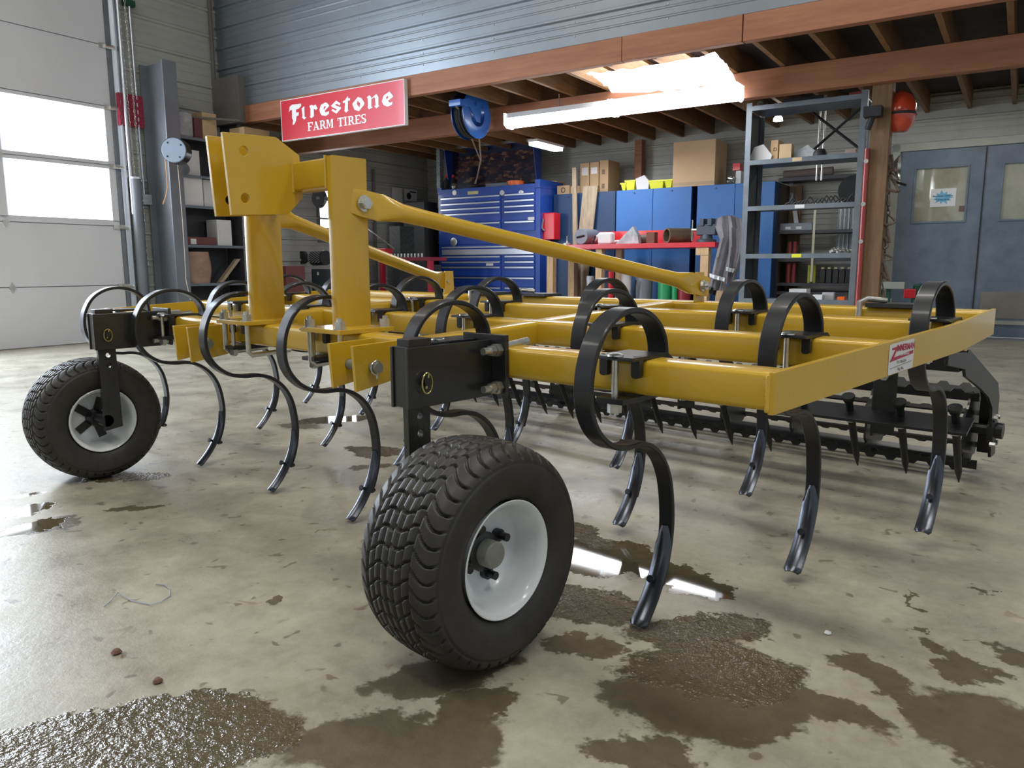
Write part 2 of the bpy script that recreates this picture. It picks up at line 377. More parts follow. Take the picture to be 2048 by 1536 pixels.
# ---------------------------------------------------------------- garage door
gd = struct('door_1', box(UL - .07, UL - .05, -4, 3.05, 0, 3.7), GDOOR, (UL, 1.0, 0))
zs = [0, .594, 1.22, 1.85, 2.45, 3.06, 3.68]
for i in range(6):
    z0, z1 = zs[i] + .003, zs[i + 1] - .003
    if i in (2, 3):
        m = MB(); m.box(UL - .045, UL, -4, 3.05, z0, z0 + (.06 if i == 2 else .035)); m.box(UL - .045, UL, -4, 3.05, z1 - .035, z1)
        for vv in (3.05, 1.96, .87, -.22, -1.31, -2.4): m.box(UL - .045, UL, vv - .075, vv, z0 + .035, z1 - .035)
        p = m.build('door_panel', GDOOR, gd, bevel=.004)
        for vv in (3.05, 1.96, .87, -.22, -1.31):
            box(UL - .030, UL - .022, vv - 1.015, vv - .075, z0 + .035, z1 - .035).build('window_pane', PANE, p)
    else:
        p = box(UL - .045, UL, -4, 3.05, z0, z1).build('door_panel', GDOOR, gd, bevel=.005)
    for vv in (1.93, -.25):
        h = MB().prism([(vv, z1 + .055), (vv + .03, z1), (vv, z1 - .055), (vv - .03, z1)], 'x', UL, UL + .006)
        h.box(UL + .004, UL + .014, vv - .03, vv + .03, z1 - .008, z1 + .008); h.build('hinge', ZNC, gd)
    MB().box(UL, UL + .02, 2.97, 3.10, z1 - .03, z1 + .015).tube([(UL + .03, 3.02, z1 - .01), (UL + .03, 3.16, z1 - .01)], .022, 10).build('roller_hinge', ZNC, gd)
struct('trim_7', MB().box(UL - .02, UL + .015, 3.05, 3.16, 0, 3.7), STL, (UL, 3.1, 0))
struct('trim_8', MB().box(UL + .02, UL + .07, 3.115, 3.125, 0, 3.72).box(UL + .02, UL + .03, 3.09, 3.16, 0, 3.72).tube([(UL + .09, 3.155, 1.35), (UL + .09, 3.155, 3.72)], .016, 10), ALU, (UL, 3.1, 0))
t = thing('door_track_tube', 'bright galvanised pipe standing beside the garage door track', 'pipe', (UL + .10, 3.20, 0))
MB().tube([(UL + .10, 3.20, 0), (UL + .10, 3.20, 1.72)], .055, 20).build('guard_pipe', STL, t)
MB().tube([(UL + .10, 3.20, 1.72), (UL + .10, 3.20, 1.74)], .062, 20).build('cap', ALU, t)
struct('baseboard_left', box(UL, UL + .012, 3.25, VB, 0, .12), CONC, (UL, 5, 0))

# ================================================================ THE CULTIVATOR (axes of the world)
SL = .0418                                  # the frame rises towards the rear
cult = bpy.data.objects.new('field_cultivator', None); COL.objects.link(cult); cult.location = (0, .65, 0)
OFF[cult.name] = (0, .65, 0)
tag(cult, 'yellow field cultivator with black spring tines and two gauge wheels on the wet floor', 'farm implement')
ZT, S_ = .604, .070
YR = [0.0, .467, .937, 1.262]
W1, W3 = 1.530, 1.618
def wid(y): return W1 + (W3 - W1) * min(y, YR[2]) / YR[2]
def rrect(cy, cz, hy, hz, r=.011, n=4):
    pts = []
    for sy, sz, a0 in ((1, 1, 0), (-1, 1, 90), (-1, -1, 180), (1, -1, 270)):
        for i in range(n):
            a = radians(a0 + 90 * i / (n - 1)); pts.append((cy + sy * (hy - r) + r * cos(a), cz + sz * (hz - r) + r * sin(a)))
    return pts
def P_(mb, name, m, parent=cult, **k): return mb.build(name, m, parent, **k)
for y in YR:                                                       # four long frame bars
    x = wid(y + .02) - .008
    P_(MB().prism(rrect(y + S_ / 2, ZT - S_ / 2, S_ / 2, S_ / 2), 'x', -x, x), 'frame_bar', YEL, shear=SL, ang=50)
for sx in (-1, 1):                                                 # lengthwise tubes between the bars
    for a, b in ((YR[0] + S_, YR[1]), (YR[1] + S_, YR[2]), (YR[2] + S_, YR[3])):
        P_(MB().prism(rrect(sx * .555, ZT - S_ / 2 - .001, .038, S_ / 2 - .001), 'y', a - .004, b + .004), 'lengthwise_tube', YEL, shear=SL, ang=50)
for sx in (-1, 1):                                                 # end plates with their bend at the third bar
    m = MB(); y3 = YR[2]; th = .011
    z0, z1 = ZT - S_ - .004, ZT + .002
    out = [(sx * W1, -.004), (sx * W3, y3), (sx * W3, YR[3] + S_ + .004)]; inn = [(sx * (W1 - th), -.004), (sx * (W3 - th), y3), (sx * (W3 - th), YR[3] + S_ + .004)]
    m.prism(out + inn[::-1], 'z', z0, z1)
    ep = P_(m, 'end_plate', YEL, shear=SL, ang=25, bevel=.0015)
    P_(MB().prism([(YR[3] - .02, ZT - S_), (YR[3] + .055, ZT - S_), (YR[3] + .05, ZT - S_ - .055), (YR[3] + .02, ZT - S_ - .05)], 'x', sx * (W3 - .10), sx * (W3 - .06)), 'gusset', YEL, shear=SL)
    m = MB()                                                       # weld bead at the corner
    m.tube([(sx * (W1 - .012), -.002, ZT - S_ + .066 * i / 14 + .002 * (i % 2)) for i in range(15)], [.0045 + .0012 * (i % 2) for i in range(15)], 6)
    P_(m, 'weld', YEL, ep, shear=SL, ang=60)
    if sx > 0:                                                     # maker's label on the outside of the near end plate
        dirv = Vector((W3 - W1, y3, SL * y3)).normalized(); ang = atan2(y3, W3 - W1)
        yl0, yl1 = .475, .615
        lab = MB(); 
        def LP(s_, t_, o_=0.0006):                                   # s along plate 0..1, t up 0..1
            y = yl0 + (yl1 - yl0) * s_; x = W1 + (W3 - W1) * y / y3
            return (x + o_, y, ZT - S_ - .003 + SL * y + .0705 * t_)
        pl = lambda pts, o_: MB().quadstrip([[LP(a, b, o_ - .0004) for a, b in pts], [LP(a, b, o_) for a, b in pts]])
        lb = P_(pl([(.05, .02), (.97, .02), (1, .06), (1, .92), (.97, .97), (.06, .97), (.02, .93), (.02, .06)], .0012), 'maker_label', WHP, ep, ang=0)
        red = mat('label_red', (.42, .02, .06), .5); gtx = mat('label_grey', (.25, .25, .25), .6)
        z = pl([(.06, .44), (.97, .50), (.97, .60), (.22, .535), (.34, .80), (.12, .77), (.10, .84), (.46, .88), (.44, .80), (.30, .53), (.27, .60)], .0016)
        z = pl([(.05, .42), (.97, .49), (.97, .60), (.21, .535), (.36, .86), (.12, .84), (.12, .78), (.24, .77)], .0016)
        q = MB(); q.v = z.v; q.f = z.f; P_(q, 'label_print', red, ep, ang=0)
        rt = Matrix.Rotation(ang, 3, 'Z') @ Matrix.Rotation(pi / 2, 3, 'X')
        def lt(s, a, b, size, m, bold=0, o_=.0017, sh=0, xs=1.0):
            p = Vector(LP(a, b, o_)) - Vector(OFF[cult.name])
            tx = text('label_print', s, size, m, ep, p, (pi / 2, 0, ang), ext=.0001, bold=bold, shear=sh); tx.scale = (xs, 1, 1); return tx
        lt('IMMERMAN', .66, .76, .020, red, .0005, xs=.98)
        lt('FARM SERVICE', .60, .545, .0055, WHP, .0001, .0019, xs=1.6)
        lt('717-738-2374', .52, .335, .0085, gtx, .0001, xs=1.1)
        P_(pl([(.08, .20), (.94, .245), (.94, .265), (.08, .22)], .0016), 'label_print', gtx, ep, ang=0)
        lt('Reg. No.', .50, .12, .0095, gtx, .0001)
# ---- mast: two upright tubes, cross tube, hitch plates, clevises
MX, MY0, MY1, MT = .250, .0, .115, 1.092
for sx in (-1, 1):
    x0, x1 = sorted((sx * MX, sx * (MX - .034)))
    mast = P_(MB().prism(rrect((x0 + x1) / 2, (MY0 + MY1) / 2, .017, .0575, .004, 3), 'z', ZT + .012, MT), 'mast_post', YEL, ang=50)
    bx0, bx1 = sorted((sx * .155, sx * .345))
    P_(MB().box(bx0, bx1, -.065, .122, ZT + .001, ZT + .014), 'base_plate', YEL, mast, bevel=.0015)
    for xx in (bx0 + .022, bx1 - .022):
        m = MB(); 
        m.tube([(xx, -.048, ZT + .045), (xx, -.048, ZT - .085), (xx, -.035, ZT - .096), (xx, .10, ZT - .090), (xx, .108, ZT - .075), (xx, .108, ZT + .045)], .008, 10)
        P_(m, 'u_bolt', ZNC, mast)
        for yy in (-.048, .105): P_(MB().hexn((xx, yy, ZT + .0165), (xx, yy, ZT + .036), .0155).tube([(xx, yy, ZT + .0135), (xx, yy, ZT + .0165)], .018, 14), 'nut', ZNC, mast, ang=30)
    # bolt through the brace
    zb, yb = .966, .092
    P_(MB().tube([(sx * (MX - .045), yb, zb), (sx * (MX + .022), yb, zb)], .011, 12).tube([(sx * (MX + .012), yb, zb), (sx * (MX + .016), yb, zb)], .023, 24).hexn((sx * (MX + .016), yb, zb), (sx * (MX + .030), yb, zb), .0175).tube([(sx * (MX + .030), yb, zb), (sx * (MX + .031), yb, zb)], .013, 12), 'brace_bolt', ZNC, mast, ang=30)
xm = MB().prism(rrect(.040, 1.049, .040, .040, .006, 3), 'x', -MX + .034, MX - .034)
P_(xm, 'cross_tube', YEL, ang=50)
hp = [(-.212, 1.150), (-.050, 1.155), (.024, 1.112), (.030, .990), (-.022, .940), (-.198, .930)]
def plate_with_holes(poly, holes, x0, x1):
    import bmesh
    b = bmesh.new(); vs = [b.verts.new((0, p[0], p[1])) for p in poly]; es = [b.edges.new((vs[i], vs[(i + 1) % len(vs)])) for i in range(len(vs))]
    for hy, hz, r_ in holes:
        hv = [b.verts.new((0, hy + r_ * cos(2 * pi * k / 20), hz + r_ * sin(2 * pi * k / 20))) for k in range(20)]
        es += [b.edges.new((hv[i], hv[(i + 1) % 20])) for i in range(20)]
    bmesh.ops.triangle_fill(b, edges=es, use_beauty=True, use_dissolve=False)
    r_ = bmesh.ops.extrude_face_region(b, geom=b.faces[:]); vv = [g for g in r_['geom'] if isinstance(g, bmesh.types.BMVert)]
    for v in b.verts: v.co.x = x0
    for v in vv: v.co.x = x1
    bmesh.ops.recalc_face_normals(b, faces=b.faces); b.verts.index_update()
    m = MB(); m.v = [tuple(v.co) for v in b.verts]; m.f = [tuple(v.index for v in f.verts) for f in b.faces]; b.free(); return m
for xa in (.038, -.050): P_(plate_with_holes(hp, [(-.152, 1.106, .0135), (-.155, .978, .0135)], xa, xa + .012), 'hitch_plate', YEL, ang=25, bevel=.001)
P_(MB().tube([(.0495, .0, 1.005), (.0495, .0, 1.095)], .005, 6), 'weld', YEL); P_(MB().tube([(MX - .036, .0, 1.005), (MX - .036, .0, 1.095)], .0045, 6), 'weld', YEL)
for sx in (-1, 1):                                                 # lower hitch clevises with pin
    xa, xb = sorted((sx * .40, sx * .50))
    for xx in (xa, xb):
        cl = P_(plate_with_holes([(-.140, .592), (.0, .596), (.012, .560), (.004, .495), (-.132, .475)], [(-.08, .533, .014)], xx - .006, xx + .005), 'clevis_plate', YEL, ang=25, bevel=.001)
    P_(MB().tube([(xa - .012, -.08, .533), (xb + .030, -.08, .533)], .0135, 20), 'hitch_pin', CAPG, cl)
    P_(MB().tube([(xb + .021, -.08 + .018 * cos(a), .533 + .018 * sin(a)) for a in [i * pi / 6 for i in range(10)]], .0022, 6).tube([(xb + .021, -.08, .555), (xb + .021, -.08, .505)], .0024, 6), 'lynch_pin', ZNC, cl)
# ---- long braces, flattened at both ends
for sx in (-1, 1):
    a = Vector((sx * (MX + .006), .092, .966)); b = Vector((sx * .690, 1.285, .716))
    dv = (b - a).normalized(); side = Vector((1, 0, 0)); side = (side - dv * side.dot(dv)).normalized(); upv = side.cross(dv).normalized()
    if upv.z < 0: upv = -upv
    Ln = (b - a).length; rings = []
    prof = [(-.035, .006, .034), (.0, .006, .038), (.045, .006, .038), (.055, .010, .038), (.12, .0245, .0265), (.2, .0245, .0245)]
    stations = prof + [(Ln - s_, p, q) for s_, p, q in prof[::-1]]
    for s_, hw, hh in stations:
        c = a + dv * s_; sq = .0 if hw > .02 else 1.0
        rings.append([c + side * hw * (cos(t) if not sq else max(-1, min(1, cos(t) * 1.5))) + upv * hh * (sin(t) if not sq else max(-1, min(1, sin(t) * 1.5))) for t in [2 * pi * k / 24 + pi / 24 for k in range(24)]])
    br = P_(MB().quadstrip(rings), 'brace_tube', YEL, ang=40)
    y0 = 1.262
    lug = P_(MB().prism([(y0 + .002, ZT + .05), (y0 + .068, ZT + .05), (y0 + .062, .765), (y0 + .008, .765)], 'x', sx * .676 - .005, sx * .676 + .005), 'brace_lug', YEL, bevel=.0015)
    P_(MB().hexn((sx * .664, 1.285, .716), (sx * .722, 1.285, .716), .007).hexn((sx * .700, 1.285, .716), (sx * .714, 1.285, .716), .0165).tube([(sx * .696, 1.285, .716), (sx * .700, 1.285, .716)], .021, 18), 'brace_bolt', ZNC, lug, ang=30)

# ---- spring tines
def catmull(p, k=5):
    o = []; n = len(p)
    for i in range(n - 1):
        a, b, c, d = p[max(i - 1, 0)], p[i], p[i + 1], p[min(i + 2, n - 1)]
        for j in range(k):
            t = j / k; o.append(tuple(.5 * ((2 * b[q]) + (-a[q] + c[q]) * t + (2 * a[q] - 5 * b[q] + 4 * c[q] - d[q]) * t * t + (-a[q] + 3 * b[q] - 3 * c[q] + d[q]) * t ** 3) for q in (0, 1)))
    o.append(p[-1]); return o
prof = [(-.01, .523), (.05, .523), (.095, .530), (.121, .560), (.126, .600), (.118, .640), (.092, .673), (.050, .695), (.0, .702), (-.050, .692), (-.096, .662), (-.126, .612), (-.136, .560), (-.129, .510), (-.102, .468), (-.058, .438),
        (-.008, .426), (.042, .424), (.088, .411), (.134, .376), (.166, .322), (.181, .250), (.181, .190), (.168, .130), (.148, .082)]
def zfix(y): return y
pc = catmull(prof)
TB = MB().ribbon(pc, .050, .034, .0115)
t0 = P_(TB, 'spring_tine', SPR, ang=40, off=(0, 0, 0))
def share():
    path = catmull([(.179, .212), (.173, .165), (.160, .124), (.138, .082), (.108, .042), (.072, .006)], 5); rings = []; n = len(path)
    for i, p in enumerate(path):
        a = path[max(i - 1, 0)]; b = path[min(i + 1, n - 1)]; ty, tz = b[0] - a[0], b[1] - a[1]; L = sqrt(ty * ty + tz * tz); ny, nz = tz / L, -ty / L      # towards the front
        if ny > 0: ny, nz = -ny, -nz
        t = i / (n - 1); hw = .008 + .012 * min(1, t * 5) if t < .2 else .020 + .002 * t
        if t > .97: hw *= .72
        o_ = .008
        def q(x, dpt): return (x, p[0] + ny * (o_ + dpt), p[1] + nz * (o_ + dpt))
        rings.append([q(-hw, -.004), q(-hw * .6, .002), q(0, .0055), q(hw * .6, .002), q(hw, -.004), q(hw, -.008), q(hw * .6, -.002), q(0, .0015), q(-hw * .6, -.002), q(-hw, -.008)])
    return MB().quadstrip(rings)
s0 = share().build('share', SHR, t0, off=(0, 0, 0), ang=50)
sb = MB().hexn((0, .150, .088), (0, .121, .098), .008); sb.v = sb.v
MB().tube([(0, .172, .082), (0, .122, .101)], .0045, 8).tube([(0, .121, .1013), (0, .117, .1028)], .0085, 14).hexn((0, .160, .0865), (0, .168, .0835), .008).build('share_bolt', SHR, t0, off=(0, 0, 0), ang=30)
cm_ = MB().prism([(-.046, ZT + .004), (-.043, ZT + .009), (.086, ZT + .009), (.108, ZT - .004), (.104, ZT - .009), (.082, ZT + .002), (-.046, ZT + .002)], 'x', -.048, .048)
for xx in (-.038, .038): cm_.prism(rrect(xx, ZT - .012, .0095, .022, .006, 3), 'y', -.020, -.006)
cm_.build('clamp_plate', BLK, t0, off=(0, 0, 0), ang=40)
MB().box(-.032, .032, -.052, .094, ZT - S_ - .014, ZT - S_ - .003).build('clamp_plate', BLK, t0, off=(0, 0, 0), bevel=.001)
MB().tube([(0, -.033, ZT + .011), (0, -.033, ZT - .098)], .0068, 12).lathe([(0, .0165), (.003, .016), (.006, .009), (.0065, .001)], 'z', (0, -.033, ZT + .009), 18, True).build('clamp_bolt', ZNC, t0, off=(0, 0, 0))
MB().hexn((0, -.033, ZT - S_ - .016), (0, -.033, ZT - S_ - .034), .0145).tube([(0, -.033, ZT - .108), (0, -.033, ZT - .098)], .009, 12).build('nut', ZNC, t0, off=(0, 0, 0), ang=30)
TX = [(0, x) for x in (1.218, .702, .166, -.299, -.833, -1.345)] + [(1, x) for x in (1.369, .848, .314, -.177, -.669, -1.201)] + [(2, x) for x in (1.548, 1.021, .508, -.016, -.489, -1.034, -1.539)]
for k, (row, x) in enumerate(TX):
    tt = t0 if k == 0 else dup(t0, cult)
    tt.location = (x, YR[row] - .65, SL * YR[row])
    if row == 0: tt.location.z += 0.0

# ---- wheel brackets
def bracket(side, xf, yw):
    """xf: x of the +X face of the box"""
    x0, x1 = xf - .058, xf; s_ = side
    y0, y1 = -.262, -.012; z0, z1 = .492, .622
    bxy = MB().box(x1 - .008, x1, y0, y1, z0, z1).box(x0, x0 + .008, y0, y1, z0, z1).box(x0 + .008, x1 - .008, y0 + .004, y0 + .010, z0 + .002, z1 + .001).box(x0 + .008, x1 - .008, y0 + .075, y0 + .081, z0, z1 - .004)
    br = P_(bxy, 'wheel_bracket', BLKR, bevel=.0015)
    P_(MB().box(x0 - .035, x1 + .045, -.012, -.001, z0 + .004, z1 + .012), 'bracket_flange', BLKR, br, bevel=.0015)
    P_(MB().box(x0 + .009, x1 - .009, y0 + .012, y0 + .074, z1 - .01, z1 + .016), 'arm_end', BLKR, br, bevel=.0015)
    for zz in (z1 - .022, z0 + .022):
        for xx in (x0 - .018, x1 + .026):
            P_(MB().tube([(xx, -.066, zz), (xx, .012, zz)], .0085, 12).hexn((xx, -.030, zz), (xx, -.013, zz), .0155).hexn((xx, -.045, zz), (xx, -.032, zz), .0125), 'bracket_bolt', ZNC, br, ang=30)
    for xx in (x0 - .018, x1 + .026): P_(MB().tube([(xx, -.005, z1 - .016), (xx, .085, z1 - .008)], .0085, 10), 'u_bolt', ZNC, br)
    # retaining pin with ring
    yp, zp = y0 + .043, .548
    P_(MB().tube([(x0 - .01, yp, zp), (x1 + .014, yp, zp)], .009, 14), 'lock_pin', BLK, br)
    P_(MB().tube([(x1 + .011, yp + .014 * cos(a), zp - .003 + .022 * sin(a)) for a in [2 * pi * i / 20 for i in range(21)]], .0016, 6).tube([(x1 + .012, yp - .004, zp - .014), (x1 + .012, yp + .004, zp + .016)], .002, 6), 'ring_pin', ZNY, br)
    return br
def wheel_arm(xf, xhub):
    xc = xf - .029; y0, y1 = -.262 + .014, -.262 + .076
    m = plate_with_holes([(y0, .60), (y1, .60), (y1 + .004, .20), (y0 + .004, .19)], [((y0 + y1) / 2 + .004, z, .0085) for z in (.470, .432, .50)], xc - .009, xc + .009)
    return P_(m, 'wheel_arm', BLKR, ang=25, bevel=.0015)
bracket(1, .860, -.2345); arm = wheel_arm(.860, 0)
P_(MB().tube([(.83, -.2345, .2275), (1.02, -.2345, .2275)], .022, 18), 'axle', BLK, arm)
bracket(-1, -.868, -.2345); arm = wheel_arm(-.868, 0)
P_(MB().tube([(-.888, -.2345, .2275), (-1.02, -.2345, .2275)], .022, 18), 'axle', BLK, arm)

# ---- wheels
import numpy as np
def tyre_mesh():
    base = [(.080, .116), (.092, .124), (.1005, .140), (.105, .160), (.1065, .178), (.105, .192), (.099, .2045), (.088, .2145), (.070, .2210), (.050, .2245), (.025, .2268), (0, .2275)]
    half = catmull(base, 5)
    P0 = np.array(half + [(-a, b) for a, b in half[::-1][1:]])
    dseg = np.r_[0, np.cumsum(np.hypot(*np.diff(P0, axis=0).T))]; n = 132
    s_ = np.linspace(0, dseg[-1], n); X = np.interp(s_, dseg, P0[:, 0]); Rr = np.interp(s_, dseg, P0[:, 1]); mid = dseg[-1] / 2; sm = s_ - mid
    tx = np.gradient(X, s_); tr = np.gradient(Rr, s_); nx, nr = tr, -tx
    sgn = np.sign(nr[n // 2]); nx, nr = nx * sgn, nr * sgn
    M = 840; NB = 42
    th = np.arange(M) * 2 * pi / M
    TH, SM = np.meshgrid(th, sm, indexing='ij')
    def groove(dist, w): return np.clip(1.35 * (1 - (np.abs(dist) / w) ** 3), 0, 1)
    a = np.abs(SM); ph = TH * NB / (2 * pi); pitch = 2 * pi * .2275 / NB
    dep = np.zeros_like(TH)
    for c, w, dd in ((.0, .0030, 1), (.0185, .0022, .8), (.037, .0022, .8), (.056, .0040, 1.1)):
        dep = np.maximum(dep, dd * groove(a - c, w))
    wave = .30 * np.sin(SM / .056 * pi * 1.5) + .5 * (SM < 0)
    fr = ((ph + wave) % 1); fr = np.minimum(fr, 1 - fr) * pitch
    lat = groove(fr, .0030) * (a < .056); dep = np.maximum(dep, lat)
    t = np.clip((a - .056) / .058, 0, 1)
    sh = .9 * np.sin(t * pi * .75) * np.sign(SM) + .5 * (SM < 0) + .15
    fr = ((ph + sh) % 1); fr = np.minimum(fr, 1 - fr) * pitch
    dep = np.maximum(dep, groove(fr, .0033) * ((a > .056) & (a < .114)) * (1 - np.clip((a - .100) / .014, 0, 1)))
    ring = groove(a - .116, .0016) * .35; dep = np.maximum(dep, ring)
    dep *= .0085
    RR = Rr[None, :] - dep * nr[None, :]; XX = X[None, :] - dep * nx[None, :]
    v = np.stack([XX, RR * np.cos(TH), RR * np.sin(TH)], 2).reshape(-1, 3)
    i = np.arange(M)[:, None]; j = np.arange(n - 1)[None, :]; i2 = (i + 1) % M
    fcs = np.stack([i * n + j, i * n + j + 1, i2 * n + j + 1, i2 * n + j], 2).reshape(-1, 4)
    me = bpy.data.meshes.new('tyre'); me.vertices.add(len(v)); me.vertices.foreach_set('co', v.ravel())
    me.loops.add(fcs.size); me.loops.foreach_set('vertex_index', fcs.ravel()); me.polygons.add(len(fcs)); me.polygons.foreach_set('loop_start', np.arange(len(fcs)) * 4)
    me.update(calc_edges=True); me.validate(); me.polygons.foreach_set('use_smooth', [True] * len(me.polygons)); me.materials.append(RUB)
    return me
ty = bpy.data.objects.new('tyre', tyre_mesh()); COL.objects.link(ty); ty.parent = cult; OFF[ty.name] = (0, 0, 0)
rimp = [(.0925, .1160), (.0955, .1185), (.0965, .1165), (.0940, .1115), (.0860, .1060), (.0780, .1035), (.050, .0985), (.030, .0965), (.018, .090), (.012, .075), (.010, .050), (.010, .0)]
MB().lathe(rimp, 'x', n=72).lathe([(-.004, 0), (-.004, .050), (-.002, .078), (.006, .094), (-.020, .0985), (-.050, .1000), (-.078, .1035), (-.086, .1060), (-.094, .1115), (-.0965, .1165), (-.0955, .1185), (-.0925, .1160), (-.075, .107), (.075, .107), (.0925, .1160)], 'x', n=72).build('rim', RIMW, ty, off=(0, 0, 0), ang=40)
MB().lathe([(.010, .0), (.010, .040), (.030, .040), (.034, .030), (.034, .0)], 'x', n=32).build('hub', BLK, ty, off=(0, 0, 0))
MB().lathe([(.030, .0275), (.058, .0275), (.062, .0245), (.063, .0)], 'x', n=28).build('hub_cap', CAPG, ty, off=(0, 0, 0))
for k in range(4):
    a = radians(8 + 90 * k); y, z = .056 * cos(a), .056 * sin(a)
    MB().tube([(.010, y, z), (.024, y, z)], .013, 14).tube([(.024, y, z), (.044, y, z)], .0085, 12).build('wheel_nut', BLK, ty, off=(0, 0, 0))
m = MB()
m.lathe([(-.004, 0), (-.004, .034), (-.050, .030), (-.052, 0)], 'x', n=24)
for k in range(5):
    a = 2 * pi * k / 5 + .35; ca, sa = cos(a), sin(a)
    m.prism([(ca * .02 - sa * .015, sa * .02 + ca * .015), (ca * .078 - sa * .014, sa * .078 + ca * .014), (ca * .078 + sa * .014, sa * .078 - ca * .014), (ca * .02 + sa * .015, sa * .02 - ca * .015)], 'x', -.012, -.004)
m.build('hub_flange', BLK, ty, off=(0, 0, 0))
ty.location = (1.0205, -.2345 - .65, .2245); ty.rotation_euler = (radians(11), 0, 0)
t2 = dup(ty, cult); t2.location = (-1.0205, -.2345 - .65, .2245); t2.rotation_euler = (radians(17), 0, pi)

# ---- rear leveller bar with spikes
lv = P_(MB().prism([(1.560, .226), (1.665, .262), (1.662, .273), (1.557, .237)], 'x', -1.53, 1.53), 'leveller_bar', BLK, bevel=.001)
sp = None
for k in range(-9, 9):
    x = .095 + .1735 * k
    if sp is None:
        m = MB().tube([(0, 1.600, .300), (0, 1.672, .17), (0, 1.730, .065), (0, 1.753, .020)], [.0135, .0135, .012, .002], 12)
        sp = m.build('spike_tooth', BLK, lv, off=(0, 0, 0))
        m2 = MB().tube([(0, 1.603, .293), (0, 1.594, .310), (0, 1.591, .316)], [.017, .024, .023], 14); m2.build('spike_head', BLK, sp, off=(0, 0, 0), ang=30)
        MB().tube([(.024 * cos(a), 1.640 + .026 * sin(a), .224 + .010 * sin(a)) for a in [2 * pi * i / 16 for i in range(17)]], .0022, 6).build('spring_clip', ZNC, sp, off=(0, 0, 0))
        sp.location = (x, -.65, 0)
    else:
        s2 = dup(sp, lv); s2.location = (x, -.65, 0)
for x in (1.25, .45, -.45, -1.25):
    hb = P_(plate_with_holes([(1.640, .168), (1.705, .168), (1.715, .50), (1.640, .56)], [(1.672, .335, .012), (1.672, .20, .010)], x - .045, x - .035).box(x - .035, x + .035, 1.640, 1.648, .18, .55), 'leveller_hanger', BLK, bevel=.001)
    P_(MB().hexn((x - .005, 1.640, .395), (x - .005, 1.618, .395), .0165).tube([(x - .005, 1.618, .395), (x - .005, 1.60, .395)], .010, 10), 'hanger_bolt', ZNC, hb, ang=30)
    P_(MB().prism([(1.30, .56), (1.70, .56), (1.70, .50), (1.30, .56 - .03)], 'x', x - .032, x + .032), 'hanger_arm', BLK)
# ---- rolling basket
AY, AZ, AR = 1.995, .178, .172
ax = P_(MB().tube([(-1.53, AY, AZ), (1.53, AY, AZ)], .020, 16), 'roller_axle', BLK)
def toothed(x0, x1):
    pts = [(x0, -.022)]; x = x0; 
    while x < x1 - .05:
        pts += [(x, .012), (x + .012, .026), (x + .034, .026), (x + .046, .012)]; x += .078
    pts += [(x1, .012), (x1, -.022)]
    return pts
tb = None
for k in range(7):
    a = 2 * pi * k / 7 + .25
    if tb is None:
        tb = MB().prism(toothed(-1.49, 1.49), 'y', -.0035, .0035).build('toothed_bar', BLK, ax, off=(0, 0, 0), ang=20); q = tb
    else: q = dup(tb, ax)
    # bar stands on edge, teeth outwards
    q.location = (0, AY - .65 + (AR - .024) * cos(a), AZ + (AR - .024) * sin(a)); q.rotation_euler = (a - pi / 2, 0, 0)
dk = None
for x in (-1.46, -1.0, -.5, 0, .5, .82, 1.12, 1.46):
    if dk is None:
        pts = []
        for k in range(42):
            a = 2 * pi * k / 42; r_ = .135 + (.012 if (k % 6) in (0, 1) else -.012 * (1 if (k % 6) in (3, 4) else 0)); pts.append((r_ * cos(a), r_ * sin(a)))
        dk = MB().prism(pts, 'x', -.004, .004).build('basket_disc', BLK, ax, off=(0, 0, 0), ang=20); q = dk
    else: q = dup(dk, ax)
    q.location = (x, AY - .65, AZ)
for sx in (-1, 1):                                                  # end arms of the basket
    am = P_(MB().prism([(1.20, .535), (1.47, .515), (1.99, .350), (2.035, .30), (2.055, .075), (1.985, .075), (1.93, .27), (1.85, .32), (1.70, .37), (1.45, .44), (1.43, .465), (1.20, .50)], 'x', sx * 1.530 - .005, sx * 1.530 + .005), 'roller_arm', BLK, bevel=.001)
    P_(MB().prism([(1.45, .524), (1.475, .523), (1.995, .357), (2.043, .302), (2.063, .075), (2.055, .075), (2.035, .298), (1.99, .349), (1.47, .514), (1.45, .515)], 'x', *sorted((sx * 1.475, sx * 1.535))), 'arm_flange', BLK, am)
    P_(MB().lathe([(0, .048), (.020, .048), (.024, .030), (.045, .030)], 'x', (sx * 1.52 - (.045 if sx < 0 else 0), AY, AZ), 20, True), 'bearing', BLK, am)
    for dy, dz in ((.035, .05), (-.035, .05), (.035, -.05), (-.035, -.05)):
        P_(MB().hexn((sx * 1.53, AY + dy * .7, AZ + dz), (sx * 1.548, AY + dy * .7, AZ + dz), .010), 'arm_bolt', ZNC, am, ang=30)
P_(MB().box(-1.52, 1.52, 1.42, 1.48, .455, .51), 'roller_frame_tube', BLK, bevel=.003)
# J-bolts and top plates that hold the rear gear to the fourth bar
for x in (-.47, -.18, 1.27):
    y = YR[3]; z = ZT + SL * y
    mc = P_(MB().prism([(y - .015, z + .002), (y - .012, z + .014), (y + .10, z + .014), (y + .12, z - .006), (y + .12, z - .012), (y + .09, z + .002)], 'x', x + .01, x + .15), 'mount_clamp', BLK, ang=30)
    P_(MB().tube([(x + .06, y + .03, z + .022), (x + .012, y + .0, z + .028), (x - .006, y - .016, z + .018), (x - .008, y - .018, z - .10)], .009, 10), 'u_bolt', ZNC, mc)

